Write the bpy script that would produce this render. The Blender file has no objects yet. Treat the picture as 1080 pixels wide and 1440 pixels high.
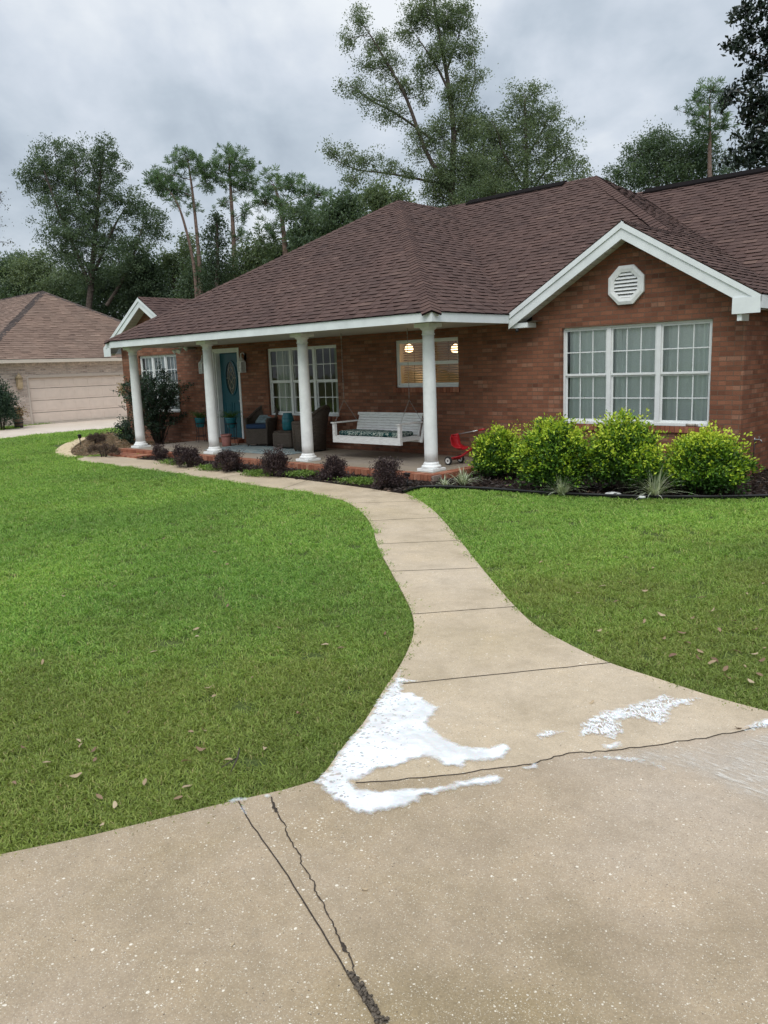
import bpy, bmesh, math, random
import numpy as np
from mathutils import Vector, Matrix
R = math.radians
scene = bpy.context.scene
col = scene.collection
rng = np.random.default_rng(7)
random.seed(7)

# ------------------------------------------------------------------ camera, sky, sun, exposure
YAW, PITCH, ROLL, FPX = -0.7507, -0.1811, -0.0355, 1118.23
CAM = Vector((8.0417, -9.7683, 1.6660))
FW = Vector((math.sin(YAW) * math.cos(PITCH), math.cos(YAW) * math.cos(PITCH), math.sin(PITCH)))
_r = Vector((math.cos(YAW), -math.sin(YAW), 0)); _u = _r.cross(FW)
RT = _r * math.cos(ROLL) + _u * math.sin(ROLL)
UP = -_r * math.sin(ROLL) + _u * math.cos(ROLL)
cd = bpy.data.cameras.new('camera')
cam = bpy.data.objects.new('camera', cd); col.objects.link(cam)
M3 = Matrix((RT, UP, -FW)).transposed()
cam.matrix_world = Matrix.Translation(CAM) @ M3.to_4x4()
cd.sensor_width = 36; cd.lens = FPX / 1440 * 36; cd.clip_end = 900; cd.clip_start = 0.05
scene.camera = cam

scene.view_settings.view_transform = 'Standard'; scene.view_settings.look = 'None'
scene.view_settings.gamma = 1; scene.view_settings.exposure = 0.36
SUN_EL, SUN_AZ = R(56), R(150)          # azimuth from +Y, clockwise
world = bpy.data.worlds.new('World'); scene.world = world; world.use_nodes = True
def N(nt, t, loc=None, **kw):
    n = nt.nodes.new(t)
    for k, v in kw.items():
        if k.startswith('_'): setattr(n, k[1:], v)
        else:
            n.inputs[k.replace('__', ' ')].default_value = v
    return n
def L(nt, a, b): nt.links.new(a, b)
def math_n(nt, op, a=None, b=None, c=None, clamp=False):
    n = nt.nodes.new('ShaderNodeMath'); n.operation = op; n.use_clamp = clamp
    for i, x in enumerate((a, b, c)):
        if x is None: continue
        if isinstance(x, (int, float)): n.inputs[i].default_value = x
        else: nt.links.new(x, n.inputs[i])
    return n.outputs[0]
def mixc(nt, fac, a, b, blend='MIX'):
    n = nt.nodes.new('ShaderNodeMix'); n.data_type = 'RGBA'; n.blend_type = blend
    for s, x in ((n.inputs[0], fac), (n.inputs[6], a), (n.inputs[7], b)):
        if isinstance(x, (int, float)): s.default_value = x
        elif isinstance(x, (tuple, list)): s.default_value = (*x[:3], 1)
        else: nt.links.new(x, s)
    return n.outputs[2]
def ramp(nt, fac, stops):
    n = nt.nodes.new('ShaderNodeValToRGB'); cr = n.color_ramp
    while len(cr.elements) < len(stops): cr.elements.new(0.5)
    for e, (p, c) in zip(cr.elements, stops):
        e.position = p; e.color = (*c, 1) if isinstance(c, (tuple, list)) else (c, c, c, 1)
    nt.links.new(fac, n.inputs[0]); return n.outputs[0]
def noise(nt, vec, scale, detail=4, rough=.55, dist=0.0):
    n = nt.nodes.new('ShaderNodeTexNoise'); n.inputs['Scale'].default_value = scale
    n.inputs['Detail'].default_value = detail; n.inputs['Roughness'].default_value = rough
    n.inputs['Distortion'].default_value = dist
    if vec is not None: nt.links.new(vec, n.inputs['Vector'])
    return n.outputs['Fac']
def mapping(nt, vec, scale=(1, 1, 1), loc=(0, 0, 0), rot=(0, 0, 0)):
    n = nt.nodes.new('ShaderNodeMapping'); nt.links.new(vec, n.inputs['Vector'])
    n.inputs['Scale'].default_value = scale; n.inputs['Location'].default_value = loc; n.inputs['Rotation'].default_value = rot
    return n.outputs[0]

nt = world.node_tree; nt.nodes.clear()
sky = nt.nodes.new('ShaderNodeTexSky'); sky.sky_type = 'NISHITA'; sky.sun_disc = False
sky.sun_elevation = SUN_EL; sky.sun_rotation = SUN_AZ; sky.air_density = 1.4; sky.dust_density = 3
tc = nt.nodes.new('ShaderNodeTexCoord')
sp = nt.nodes.new('ShaderNodeSeparateXYZ'); L(nt, tc.outputs['Generated'], sp.inputs[0])
zc = math_n(nt, 'MAXIMUM', sp.outputs[2], 0.0)
den = math_n(nt, 'ADD', zc, 0.22)
cx = math_n(nt, 'DIVIDE', sp.outputs[0], den); cy = math_n(nt, 'DIVIDE', sp.outputs[1], den)
cmb = nt.nodes.new('ShaderNodeCombineXYZ'); L(nt, cx, cmb.inputs[0]); L(nt, cy, cmb.inputs[1])
mp1 = mapping(nt, cmb.outputs[0], (1.0, 1.0, 1), (3.1, 1.7, 0), (0, 0, 0.75))
n1 = noise(nt, mapping(nt, mp1, (.55, 1.2, 1)), 1.5, 6, .52, .35)
n2 = noise(nt, mp1, 3.6, 5, .55, .2)
cl = math_n(nt, 'ADD', math_n(nt, 'MULTIPLY', n1, .78), math_n(nt, 'MULTIPLY', n2, .22))
cloud = ramp(nt, cl, [(.36, (3.4, 3.95, 4.65)), (.46, (4.5, 5.1, 5.8)), (.54, (5.7, 6.2, 6.9)), (.64, (7.6, 7.9, 8.2))])
grad = math_n(nt, 'ADD', math_n(nt, 'MULTIPLY_ADD', zc, .08, .93), math_n(nt, 'MULTIPLY', math_n(nt, 'MAXIMUM', math_n(nt, 'SUBTRACT', zc, .45), 0.0), 2.9))      # an overcast sky is brighter overhead
cg = nt.nodes.new('ShaderNodeVectorMath'); cg.operation = 'SCALE'; L(nt, cloud, cg.inputs[0]); L(nt, grad, cg.inputs['Scale'])
mx = mixc(nt, .9, sky.outputs[0], cg.outputs[0])
bg = nt.nodes.new('ShaderNodeBackground'); bg.inputs[1].default_value = .1; L(nt, mx, bg.inputs[0])
wo = nt.nodes.new('ShaderNodeOutputWorld'); L(nt, bg.outputs[0], wo.inputs[0])

sl = bpy.data.lights.new('sun', 'SUN'); sl.energy = 1.5; sl.angle = R(38); sl.color = (1, .96, .9)
sun = bpy.data.objects.new('sun', sl); col.objects.link(sun)
sd = Vector((math.sin(SUN_AZ) * math.cos(SUN_EL), math.cos(SUN_AZ) * math.cos(SUN_EL), math.sin(SUN_EL)))
sun.rotation_euler = (-sd).to_track_quat('-Z', 'Y').to_euler(); sun.location = sd * 60

# ------------------------------------------------------------------ helpers
G = -0.12                      # ground level; the porch floor is z = 0
D = 1.785                      # plane of the long brick front wall
def at(px, py, dep):           # a point seen at a photo pixel, a given distance along the view
    return CAM + (FW + RT * ((px - 540) / FPX) - UP * ((py - 720) / FPX)) * dep
def gp(px, py, z=G):           # ground point under a photo pixel
    d = FW + RT * ((px - 540) / FPX) - UP * ((py - 720) / FPX)
    t = (z - CAM.z) / d.z
    return CAM + d * t
def tag(o, label=None, cat=None, group=None, kind=None):
    if label: o['label'] = label
    if cat: o['category'] = cat
    if group: o['group'] = group
    if kind: o['kind'] = kind
    return o
def thing(name, label, cat, loc=(0, 0, 0), rz=0, group=None):
    o = bpy.data.objects.new(name, None); col.objects.link(o); o.location = loc; o.rotation_euler = (0, 0, rz)
    o.empty_display_size = .2
    return tag(o, label, cat, group)
def copy_tree(o, parent=None):
    c = o.copy(); col.objects.link(c); c.parent = parent
    if parent is not None: c.matrix_parent_inverse = o.matrix_parent_inverse.copy()
    for ch in list(o.children): copy_tree(ch, c)
    return c
class MB:
    def __init__(s): s.v = []; s.f = []; s.m = []; s.s = []; s.c = []; s.cur = 0; s.sm = False; s.col = .5
    def face(s, idx): s.f.append(tuple(idx)); s.m.append(s.cur); s.s.append(s.sm); s.c.append(s.col)
    def poly(s, pts):
        b = len(s.v); s.v += [tuple(p) for p in pts]; s.face(range(b, b + len(pts)))
    def box(s, x0, y0, z0, x1, y1, z1, M=None):
        b = len(s.v)
        P = [(x0, y0, z0), (x1, y0, z0), (x1, y1, z0), (x0, y1, z0), (x0, y0, z1), (x1, y0, z1), (x1, y1, z1), (x0, y1, z1)]
        if M is not None: P = [tuple(M @ Vector(p)) for p in P]
        s.v += P
        for q in ((0, 3, 2, 1), (4, 5, 6, 7), (0, 1, 5, 4), (1, 2, 6, 5), (2, 3, 7, 6), (3, 0, 4, 7)): s.face([b + i for i in q])
        return s
    def tube(s, pts, rad, n=8, cap=True):
        pts = [Vector(p) for p in pts]
        if isinstance(rad, (int, float)): rad = [rad] * len(pts)
        old = s.sm; s.sm = True; rings = []
        prev = None
        for i, p in enumerate(pts):
            d = (pts[min(i + 1, len(pts) - 1)] - pts[max(i - 1, 0)])
            if d.length < 1e-9: d = Vector((0, 0, 1))
            d.normalize()
            if prev is None: a = d.orthogonal().normalized()
            else:
                a = prev - d * prev.dot(d)
                a = a.normalized() if a.length > 1e-6 else d.orthogonal().normalized()
            prev = a; bb = d.cross(a)
            b0 = len(s.v)
            s.v += [tuple(p + (a * math.cos(2 * math.pi * k / n) + bb * math.sin(2 * math.pi * k / n)) * rad[i]) for k in range(n)]
            rings.append(b0)
        for r0, r1 in zip(rings, rings[1:]):
            for k in range(n): s.face((r0 + k, r0 + (k + 1) % n, r1 + (k + 1) % n, r1 + k))
        if cap:
            s.sm = False
            s.face([rings[0] + k for k in reversed(range(n))]); s.face([rings[-1] + k for k in range(n)])
        s.sm = old; return s
    def lathe(s, prof, c=(0, 0, 0), n=24, cap=True, M=None):
        old = s.sm; s.sm = True; rings = []
        for r, z in prof:
            b0 = len(s.v)
            P = [Vector((c[0] + r * math.cos(2 * math.pi * k / n), c[1] + r * math.sin(2 * math.pi * k / n), c[2] + z)) for k in range(n)]
            if M is not None: P = [M @ p for p in P]
            s.v += [tuple(p) for p in P]; rings.append(b0)
        for r0, r1 in zip(rings, rings[1:]):
            for k in range(n): s.face((r0 + k, r0 + (k + 1) % n, r1 + (k + 1) % n, r1 + k))
        if cap:
            s.face([rings[0] + k for k in reversed(range(n))]); s.face([rings[-1] + k for k in range(n)])
        s.sm = old; return s
    def prism(s, pts2, a0, a1, axis='y'):      # outline (counter-clockwise in x,z seen from -y, or x,y for z) given depth
        n = len(pts2); b = len(s.v)
        mk = (lambda p, a: (p[0], a, p[1])) if axis == 'y' else ((lambda p, a: (p[0], p[1], a)) if axis == 'z' else (lambda p, a: (a, p[0], p[1])))
        s.v += [mk(p, a0) for p in pts2] + [mk(p, a1) for p in pts2]
        s.face(range(b, b + n)); s.face(reversed(range(b + n, b + 2 * n)))
        for i in range(n):
            j = (i + 1) % n; s.face((b + i, b + n + i, b + n + j, b + j))
        return s
    def build(s, name, mats, parent=None, world=False, bevel=0, fixn=True):
        me = bpy.data.meshes.new(name); me.from_pydata(s.v, [], s.f)
        if not isinstance(mats, (list, tuple)): mats = [mats]
        for m in mats: me.materials.append(m)
        me.polygons.foreach_set('material_index', s.m); me.polygons.foreach_set('use_smooth', s.s)
        at_ = me.attributes.new('fc', 'FLOAT', 'FACE'); at_.data.foreach_set('value', s.c)
        if fixn:
            bm = bmesh.new(); bm.from_mesh(me); bmesh.ops.recalc_face_normals(bm, faces=bm.faces); bm.to_mesh(me); bm.free()
        o = bpy.data.objects.new(name, me); col.objects.link(o)
        if parent is not None:
            o.parent = parent
            if world:
                r = parent
                while r.parent: r = r.parent
                if r is parent: o.matrix_parent_inverse = Matrix.Translation(-parent.location)
                else: o.matrix_parent_inverse = Matrix.Identity(4)
        if bevel:
            bv = o.modifiers.new('bevel', 'BEVEL'); bv.width = bevel; bv.segments = 2; bv.limit_method = 'ANGLE'; bv.angle_limit = R(40)
        return o
def np_mesh(name, V, F, mats, parent=None, smooth=False, pattrs=None, fattrs=None, mi=None):
    V = np.asarray(V, np.float32); F = np.asarray(F, np.int32)
    me = bpy.data.meshes.new(name); nf, k = F.shape
    me.vertices.add(len(V)); me.vertices.foreach_set('co', V.ravel())
    me.loops.add(nf * k); me.loops.foreach_set('vertex_index', F.ravel())
    me.polygons.add(nf); me.polygons.foreach_set('loop_start', np.arange(0, nf * k, k, dtype=np.int32))
    me.polygons.foreach_set('use_smooth', np.full(nf, smooth))
    if not isinstance(mats, (list, tuple)): mats = [mats]
    for m in mats: me.materials.append(m)
    if mi is not None: me.polygons.foreach_set('material_index', np.asarray(mi, np.int32))
    for dom, d in (('POINT', pattrs), ('FACE', fattrs)):
        for nm, arr in (d or {}).items():
            t = 'INT' if np.asarray(arr).dtype.kind == 'i' else 'FLOAT'
            a = me.attributes.new(nm, t, dom); a.data.foreach_set('value', np.asarray(arr, np.int32 if t == 'INT' else np.float32))
    me.update(calc_edges=True)
    o = bpy.data.objects.new(name, me); col.objects.link(o)
    if parent is not None: o.parent = parent
    return o
def inside(pts, poly):
    x, y = pts[:, 0], pts[:, 1]; r = np.zeros(len(pts), bool); n = len(poly); j = n - 1
    for i in range(n):
        xi, yi, xj, yj = poly[i][0], poly[i][1], poly[j][0], poly[j][1]
        c = ((yi > y) != (yj > y)) & (x < (xj - xi) * (y - yi) / (yj - yi + 1e-12) + xi)
        r ^= c; j = i
    return r
def smooth_line(pts, n=6):
    P = [Vector(p) for p in pts]; out = []
    for i in range(len(P) - 1):
        p0 = P[max(i - 1, 0)]; p1 = P[i]; p2 = P[i + 1]; p3 = P[min(i + 2, len(P) - 1)]
        for k in range(n):
            t = k / n
            out.append(.5 * ((2 * p1) + (p2 - p0) * t + (2 * p0 - 5 * p1 + 4 * p2 - p3) * t * t + (3 * p1 - p0 - 3 * p2 + p3) * t ** 3))
    out.append(P[-1]); return out

# ------------------------------------------------------------------ materials
def mat(name, base=(.5, .5, .5), rough=.6, metal=0, spec=.5):
    m = bpy.data.materials.new(name); m.use_nodes = True
    b = m.node_tree.nodes['Principled BSDF']
    b.inputs['Base Color'].default_value = (*base, 1); b.inputs['Roughness'].default_value = rough
    b.inputs['Metallic'].default_value = metal; b.inputs['Specular IOR Level'].default_value = spec
    return m, m.node_tree, b
def coords(nt, kind='Object'):
    return nt.nodes.new('ShaderNodeTexCoord').outputs[kind]
def gpos(nt): return nt.nodes.new('ShaderNodeNewGeometry').outputs['Position']
def bump(nt, b, h, strength=.4, dist=.01):
    n = nt.nodes.new('ShaderNodeBump'); n.inputs['Strength'].default_value = strength; n.inputs['Distance'].default_value = dist
    L(nt, h, n.inputs['Height']); L(nt, n.outputs[0], b.inputs['Normal']); return n
def attr(nt, nm):
    n = nt.nodes.new('ShaderNodeAttribute'); n.attribute_name = nm; return n.outputs['Fac']
def plain(name, c, rough=.55, var=.12, scale=30, spec=.4, bmp=0.0, metal=0):
    m, nt, b = mat(name, c, rough, metal, spec)
    f = noise(nt, gpos(nt), scale, 5, .6)
    c2 = tuple(x * (1 - var * 1.6) for x in c); c3 = tuple(min(1, x * (1 + var)) for x in c)
    L(nt, ramp(nt, f, [(.3, c2), (.7, c3)]), b.inputs['Base Color'])
    if bmp: bump(nt, b, f, bmp, .01)
    return m
def brick_mat(name, c1, c2, c3, mortar, dark=.6):
    m, nt, b = mat(name, c1, .85, 0, .25)
    g = gpos(nt); s = nt.nodes.new('ShaderNodeSeparateXYZ'); L(nt, g, s.inputs[0])
    u = math_n(nt, 'ADD', s.outputs[0], s.outputs[1])
    cb = nt.nodes.new('ShaderNodeCombineXYZ'); L(nt, u, cb.inputs[0]); L(nt, math_n(nt, 'ADD', s.outputs[2], 10.004), cb.inputs[1])
    wob = nt.nodes.new('ShaderNodeTexNoise'); wob.inputs['Scale'].default_value = 9; L(nt, g, wob.inputs['Vector'])
    wv = nt.nodes.new('ShaderNodeVectorMath'); wv.operation = 'MULTIPLY_ADD'; L(nt, wob.outputs['Color'], wv.inputs[0]); wv.inputs[1].default_value = (.006, .006, 0); L(nt, cb.outputs[0], wv.inputs[2])
    def br(a, c, mo, bias=0.0):
        t = nt.nodes.new('ShaderNodeTexBrick'); L(nt, wv.outputs[0], t.inputs['Vector'])
        t.inputs['Scale'].default_value = 1; t.inputs['Brick Width'].default_value = .2032; t.inputs['Row Height'].default_value = .0677
        t.inputs['Mortar Size'].default_value = .0055; t.inputs['Mortar Smooth'].default_value = .15; t.inputs['Bias'].default_value = bias
        t.offset = .5
        t.inputs['Color1'].default_value = (*a, 1); t.inputs['Color2'].default_value = (*c, 1); t.inputs['Mortar'].default_value = (*mo, 1)
        return t
    t = br(c1, c2, mortar)
    # a second random tint per brick, shifted
    vt = nt.nodes.new('ShaderNodeTexWhiteNoise'); vt.noise_dimensions = '2D'
    row = math_n(nt, 'FLOOR', math_n(nt, 'DIVIDE', math_n(nt, 'ADD', s.outputs[2], 10.004), .0677))
    off = math_n(nt, 'MULTIPLY', math_n(nt, 'MODULO', row, 2.0), .5)
    colx = math_n(nt, 'FLOOR', math_n(nt, 'ADD', math_n(nt, 'DIVIDE', u, .2032), off))
    cc = nt.nodes.new('ShaderNodeCombineXYZ'); L(nt, colx, cc.inputs[0]); L(nt, row, cc.inputs[1]); L(nt, cc.outputs[0], vt.inputs['Vector'])
    pick = ramp(nt, vt.outputs['Value'], [(.0, dark), (.16, .88), (.5, 1.0), (.85, 1.07), (1.0, 1.18)])
    k1 = mixc(nt, 1.0, t.outputs['Color'], pick, 'MULTIPLY')
    k1 = mixc(nt, math_n(nt, 'MULTIPLY', ramp(nt, vt.outputs['Value'], [(.86, 0.0), (.9, 1.0)]), .28), k1, c3)
    mort = mixc(nt, t.outputs['Fac'], k1, mortar)
    fine = noise(nt, g, 60, 6, .65); big = noise(nt, g, .9, 4, .6)
    c = mixc(nt, .55, mort, ramp(nt, fine, [(.3, (.55, .55, .55)), (.7, (1.25, 1.25, 1.25))]), 'MULTIPLY')
    c = mixc(nt, .6, c, ramp(nt, big, [(.3, (.82, .80, .78)), (.7, (1.08, 1.07, 1.06))]), 'MULTIPLY')
    L(nt, c, b.inputs['Base Color'])
    h = math_n(nt, 'ADD', math_n(nt, 'SUBTRACT', 1.0, t.outputs['Fac']), math_n(nt, 'MULTIPLY', fine, .35))
    bump(nt, b, h, .8, .014)
    return m
M_brick = brick_mat('red_brick', (.285, .122, .072), (.195, .080, .048), (.38, .25, .18), (.17, .115, .083), .66)
M_gbrick = brick_mat('grey_brick', (.62, .51, .44), (.46, .37, .32), (.70, .60, .53), (.66, .60, .54), .6)
# single bricks built as boxes carry a tint of their own
def loose_brick():
    m, nt, b = mat('laid_brick', (.2, .08, .05), .85, 0, .25)
    f = noise(nt, gpos(nt), 70, 5, .65)
    c = ramp(nt, attr(nt, 'fc'), [(0, (.16, .056, .034)), (.5, (.30, .112, .064)), (1, (.40, .19, .12))])
    L(nt, mixc(nt, .6, c, ramp(nt, f, [(.3, (.6, .6, .6)), (.7, (1.2, 1.2, 1.2))]), 'MULTIPLY'), b.inputs['Base Color'])
    bump(nt, b, f, .4, .006); return m
M_lbrick = loose_brick()
M_mortar = plain('mortar', (.26, .2, .165), .9, .15, 40)
def shingle_mat(name, stops, hue=(1, 1, 1)):
    m, nt, b = mat(name, (.1, .07, .06), .9, 0, .25)
    g = gpos(nt)
    c = ramp(nt, attr(nt, 'fc'), stops)
    f = noise(nt, g, 160, 3, .7); w = noise(nt, g, 1.1, 5, .6); w2 = noise(nt, mapping(nt, g, (5, 5, 1.2)), 1.2, 4, .6)
    c = mixc(nt, .8, c, ramp(nt, f, [(.3, (.55, .55, .55)), (.7, (1.35, 1.35, 1.35))]), 'MULTIPLY')
    c = mixc(nt, .7, c, ramp(nt, w, [(.3, (.75, .75, .76)), (.7, (1.18, 1.14, 1.12))]), 'MULTIPLY')
    c = mixc(nt, .5, c, ramp(nt, w2, [(.35, (.8, .8, .8)), (.7, (1.12, 1.12, 1.12))]), 'MULTIPLY')
    L(nt, c, b.inputs['Base Color']); bump(nt, b, f, .5, .004); return m
M_shingle = shingle_mat('brown_shingle', [(0, (.058, .033, .028)), (.3, (.082, .048, .040)), (.75, (.103, .062, .051)), (1, (.140, .088, .070))])
M_shedge = plain('shingle_cut_edge', (.010, .007, .007), .95, .1, 60, .1)
M_cap = shingle_mat('ridge_shingle', [(0, (.068, .038, .032)), (1, (.112, .066, .053))])
M_nshingle = shingle_mat('neighbour_shingle', [(0, (.135, .090, .070)), (.5, (.20, .136, .104)), (1, (.265, .188, .145))])
M_white = plain('white_paint', (.76, .78, .77), .5, .07, 6, .4)
M_fascia = plain('white_fascia', (.72, .76, .76), .45, .08, 2.5, .4)
M_soffit_m, nt_, b_ = mat('vinyl_soffit', (.62, .62, .57), .5)
_s = nt_.nodes.new('ShaderNodeSeparateXYZ'); L(nt_, gpos(nt_), _s.inputs[0])
_w = math_n(nt_, 'PINGPONG', math_n(nt_, 'MULTIPLY', _s.outputs[0], 9.0), .5)
_e = math_n(nt_, 'LESS_THAN', _w, .06); bump(nt_, b_, math_n(nt_, 'SUBTRACT', 1.0, _e), .6, .01)
L(nt_, mixc(nt_, _e, (.62, .62, .57), (.42, .42, .38)), b_.inputs['Base Color'])
M_soffit = M_soffit_m
M_vinyl = plain('window_vinyl', (.74, .76, .75), .35, .04, 10, .5)
M_dark = plain('dark_interior', (.03, .028, .025), .9, .1)
M_inwall = plain('interior_paint', (.55, .53, .48), .9, .05)
def glass_mat():
    m = bpy.data.materials.new('window_glass'); m.use_nodes = True; nt = m.node_tree; nt.nodes.clear()
    o = nt.nodes.new('ShaderNodeOutputMaterial'); mx = nt.nodes.new('ShaderNodeMixShader')
    fr = nt.nodes.new('ShaderNodeFresnel'); fr.inputs[0].default_value = 1.5
    tr = nt.nodes.new('ShaderNodeBsdfTransparent'); tr.inputs[0].default_value = (.95, .97, .96, 1)
    gl = nt.nodes.new('ShaderNodeBsdfGlossy'); gl.inputs['Roughness'].default_value = .02
    bn = nt.nodes.new('ShaderNodeBump'); bn.inputs['Strength'].default_value = .08; bn.inputs['Distance'].default_value = .02
    L(nt, noise(nt, gpos(nt), 3, 2), bn.inputs['Height']); L(nt, bn.outputs[0], gl.inputs['Normal'])
    L(nt, math_n(nt, 'MULTIPLY', fr.outputs[0], 1.05, clamp=True), mx.inputs[0])
    L(nt, tr.outputs[0], mx.inputs[1]); L(nt, gl.outputs[0], mx.inputs[2]); L(nt, mx.outputs[0], o.inputs[0]); return m
M_glass = glass_mat()
def cloth(name, c, trans=.25):
    m, nt, b = mat(name, c, .9, 0, .15)
    f = noise(nt, gpos(nt), 90, 3); L(nt, ramp(nt, f, [(.3, tuple(x * .9 for x in c)), (.7, tuple(min(1, x * 1.08) for x in c))]), b.inputs['Base Color'])
    return m
M_curtain = cloth('sheer_curtain', (.80, .86, .83)); M_curtain2 = cloth('grey_curtain', (.52, .55, .50))
M_shade = cloth('pale_shade', (.66, .70, .72))
M_blind = plain('blind_slat', (.26, .19, .13), .5, .05, 8)
def emit(name, c, s):
    m, nt, b = mat(name, c, .5); b.inputs['Emission Color'].default_value = (*c, 1); b.inputs['Emission Strength'].default_value = s; return m
M_lamp = emit('lamp_globe', (1.0, .70, .38), 3.2)
def concrete(name, base, var, speck=True, wet=False):
    m, nt, b = mat(name, base, .75, 0, .35); g = gpos(nt)
    n1 = noise(nt, g, .55, 5, .6); n2 = noise(nt, g, 3.2, 6, .62, .4); n3 = noise(nt, g, 130, 4, .7); n4 = noise(nt, g, 18, 5, .65)
    c = ramp(nt, n1, [(.3, (base[0] * (1 - var), base[1] * (1 - var * 1.05), base[2] * (1 - var * 1.5))), (.5, base), (.72, (base[0] * (1 + var * .35), base[1] * (1 + var * .5), base[2] * (1 + var * .9)))])
    c = mixc(nt, .65, c, ramp(nt, n2, [(.3, (.80, .785, .75)), (.5, (1, 1, 1)), (.72, (1.13, 1.11, 1.08))]), 'MULTIPLY')
    c = mixc(nt, .55, c, ramp(nt, n3, [(.3, (.62, .6, .58)), (.5, (1, 1, 1)), (.7, (1.28, 1.26, 1.22))]), 'MULTIPLY')
    c = mixc(nt, .5, c, ramp(nt, n4, [(.32, (.82, .81, .79)), (.65, (1.07, 1.07, 1.06))]), 'MULTIPLY')
    h = n3
    if speck:
        for sc, lo, hi, cc, amt in ((85, .87, .12, (.66, .60, .49), .85), (150, .75, .155, (.60, .54, .43), .75), (250, .64, .2, (.56, .50, .40), .6), (55, .985, .12, (.72, .66, .55), .9), (130, .95, .14, (.09, .07, .055), .8)):
            v = nt.nodes.new('ShaderNodeTexVoronoi'); v.inputs['Scale'].default_value = sc; v.inputs['Randomness'].default_value = 1
            wn = nt.nodes.new('ShaderNodeTexNoise'); wn.inputs['Scale'].default_value = sc * 1.4; L(nt, g, wn.inputs['Vector'])
            va = nt.nodes.new('ShaderNodeVectorMath'); va.operation = 'MULTIPLY_ADD'; L(nt, wn.outputs['Color'], va.inputs[0]); va.inputs[1].default_value = (.5 / sc,) * 3; L(nt, mapping(nt, g, (1, 1, .2)), va.inputs[2])
            L(nt, va.outputs[0], v.inputs['Vector'])
            sx = nt.nodes.new('ShaderNodeSeparateColor'); L(nt, v.outputs['Color'], sx.inputs[0])
            thr = math_n(nt, 'ADD', lo, math_n(nt, 'MULTIPLY', math_n(nt, 'SUBTRACT', .5, n2), .5))
            k = math_n(nt, 'GREATER_THAN', sx.outputs[0], thr)
            sz = math_n(nt, 'MULTIPLY_ADD', sx.outputs[1], .22, hi)
            near = math_n(nt, 'LESS_THAN', v.outputs['Distance'], sz)
            k = math_n(nt, 'MULTIPLY', math_n(nt, 'MULTIPLY', k, near), amt)
            c = mixc(nt, k, c, cc)
            h = math_n(nt, 'ADD', h, math_n(nt, 'MULTIPLY', k, .6))
    L(nt, c, b.inputs['Base Color'])
    L(nt, ramp(nt, n2, [(.35, .45), (.65, .85)]), b.inputs['Roughness'])
    bump(nt, b, h, .45, .004); return m
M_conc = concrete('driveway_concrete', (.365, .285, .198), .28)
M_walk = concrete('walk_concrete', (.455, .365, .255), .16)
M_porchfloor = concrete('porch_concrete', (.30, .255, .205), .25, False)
M_nconc = concrete('neighbour_concrete', (.56, .48, .40), .08, False)
M_crack = plain('joint_dirt', (.045, .034, .025), .95, .3, 60)
M_grit = plain('crack_grit', (.12, .098, .075), .95, .5, 90, .3, .8)
def ground_mat():
    m, nt, b = mat('ground_grass', (.05, .08, .02), .95, 0, .1); g = gpos(nt)
    a = noise(nt, g, 40, 6, .7); c = noise(nt, g, .35, 4)
    k = ramp(nt, a, [(.3, (.030, .040, .014)), (.55, (.085, .115, .034)), (.75, (.19, .17, .08))])
    L(nt, mixc(nt, .5, k, ramp(nt, c, [(.3, (.7, .8, .6)), (.7, (1.3, 1.3, 1.2))]), 'MULTIPLY'), b.inputs['Base Color']); bump(nt, b, a, .8, .02); return m
M_ground = ground_mat()
def leaf_mat(name, stops, trans=.35, an='lc', rough=.5, patch=None, spec=.35):
    m = bpy.data.materials.new(name); m.use_nodes = True; nt = m.node_tree; b = nt.nodes['Principled BSDF']
    c = ramp(nt, attr(nt, an), stops)
    if patch is not None: c = patch(nt, c)
    L(nt, c, b.inputs['Base Color']); b.inputs['Roughness'].default_value = rough; b.inputs['Specular IOR Level'].default_value = spec
    t = nt.nodes.new('ShaderNodeBsdfTranslucent'); hs = mixc(nt, 1.0, c, (1.15, 1.1, .7), 'MULTIPLY'); L(nt, hs, t.inputs[0])
    mx = nt.nodes.new('ShaderNodeMixShader'); mx.inputs[0].default_value = trans
    o = nt.nodes['Material Output']; L(nt, b.outputs[0], mx.inputs[1]); L(nt, t.outputs[0], mx.inputs[2]); L(nt, mx.outputs[0], o.inputs[0]); return m
def grass_patch(nt, c):
    g = gpos(nt)
    p = noise(nt, g, .8, 5, .65); q = noise(nt, g, 2.6, 4, .6); big = noise(nt, g, .28, 3, .5)
    # the strip by the drive is thinner and browner
    s = nt.nodes.new('ShaderNodeSeparateXYZ'); L(nt, g, s.inputs[0])
    dr = math_n(nt, 'SUBTRACT', math_n(nt, 'MULTIPLY', s.outputs[0], .9), math_n(nt, 'MULTIPLY', s.outputs[1], .43))   # distance axis across the drive edge
    near = nt.nodes.new('ShaderNodeMapRange'); near.inputs['From Min'].default_value = 4.6; near.inputs['From Max'].default_value = 8.4; near.inputs['To Min'].default_value = 0; near.inputs['To Max'].default_value = .40
    L(nt, dr, near.inputs['Value'])
    k = math_n(nt, 'ADD', math_n(nt, 'MULTIPLY', p, .6), math_n(nt, 'MULTIPLY', q, .4))
    k = math_n(nt, 'ADD', k, near.outputs[0])
    dry = ramp(nt, k, [(.52, 0.0), (.78, .75)])
    c = mixc(nt, dry, c, mixc(nt, .6, c, (.21, .165, .065)))
    return mixc(nt, .8, c, ramp(nt, big, [(.36, (.70, .78, .72)), (.64, (1.22, 1.18, 1.05))]), 'MULTIPLY')
M_grass = leaf_mat('grass_blade', [(0, (.080, .160, .032)), (.4, (.215, .385, .075)), (.8, (.37, .56, .13)), (.93, (.46, .58, .19)), (1, (.54, .46, .26))], .42, 'bc', .55, grass_patch, .3)
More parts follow.
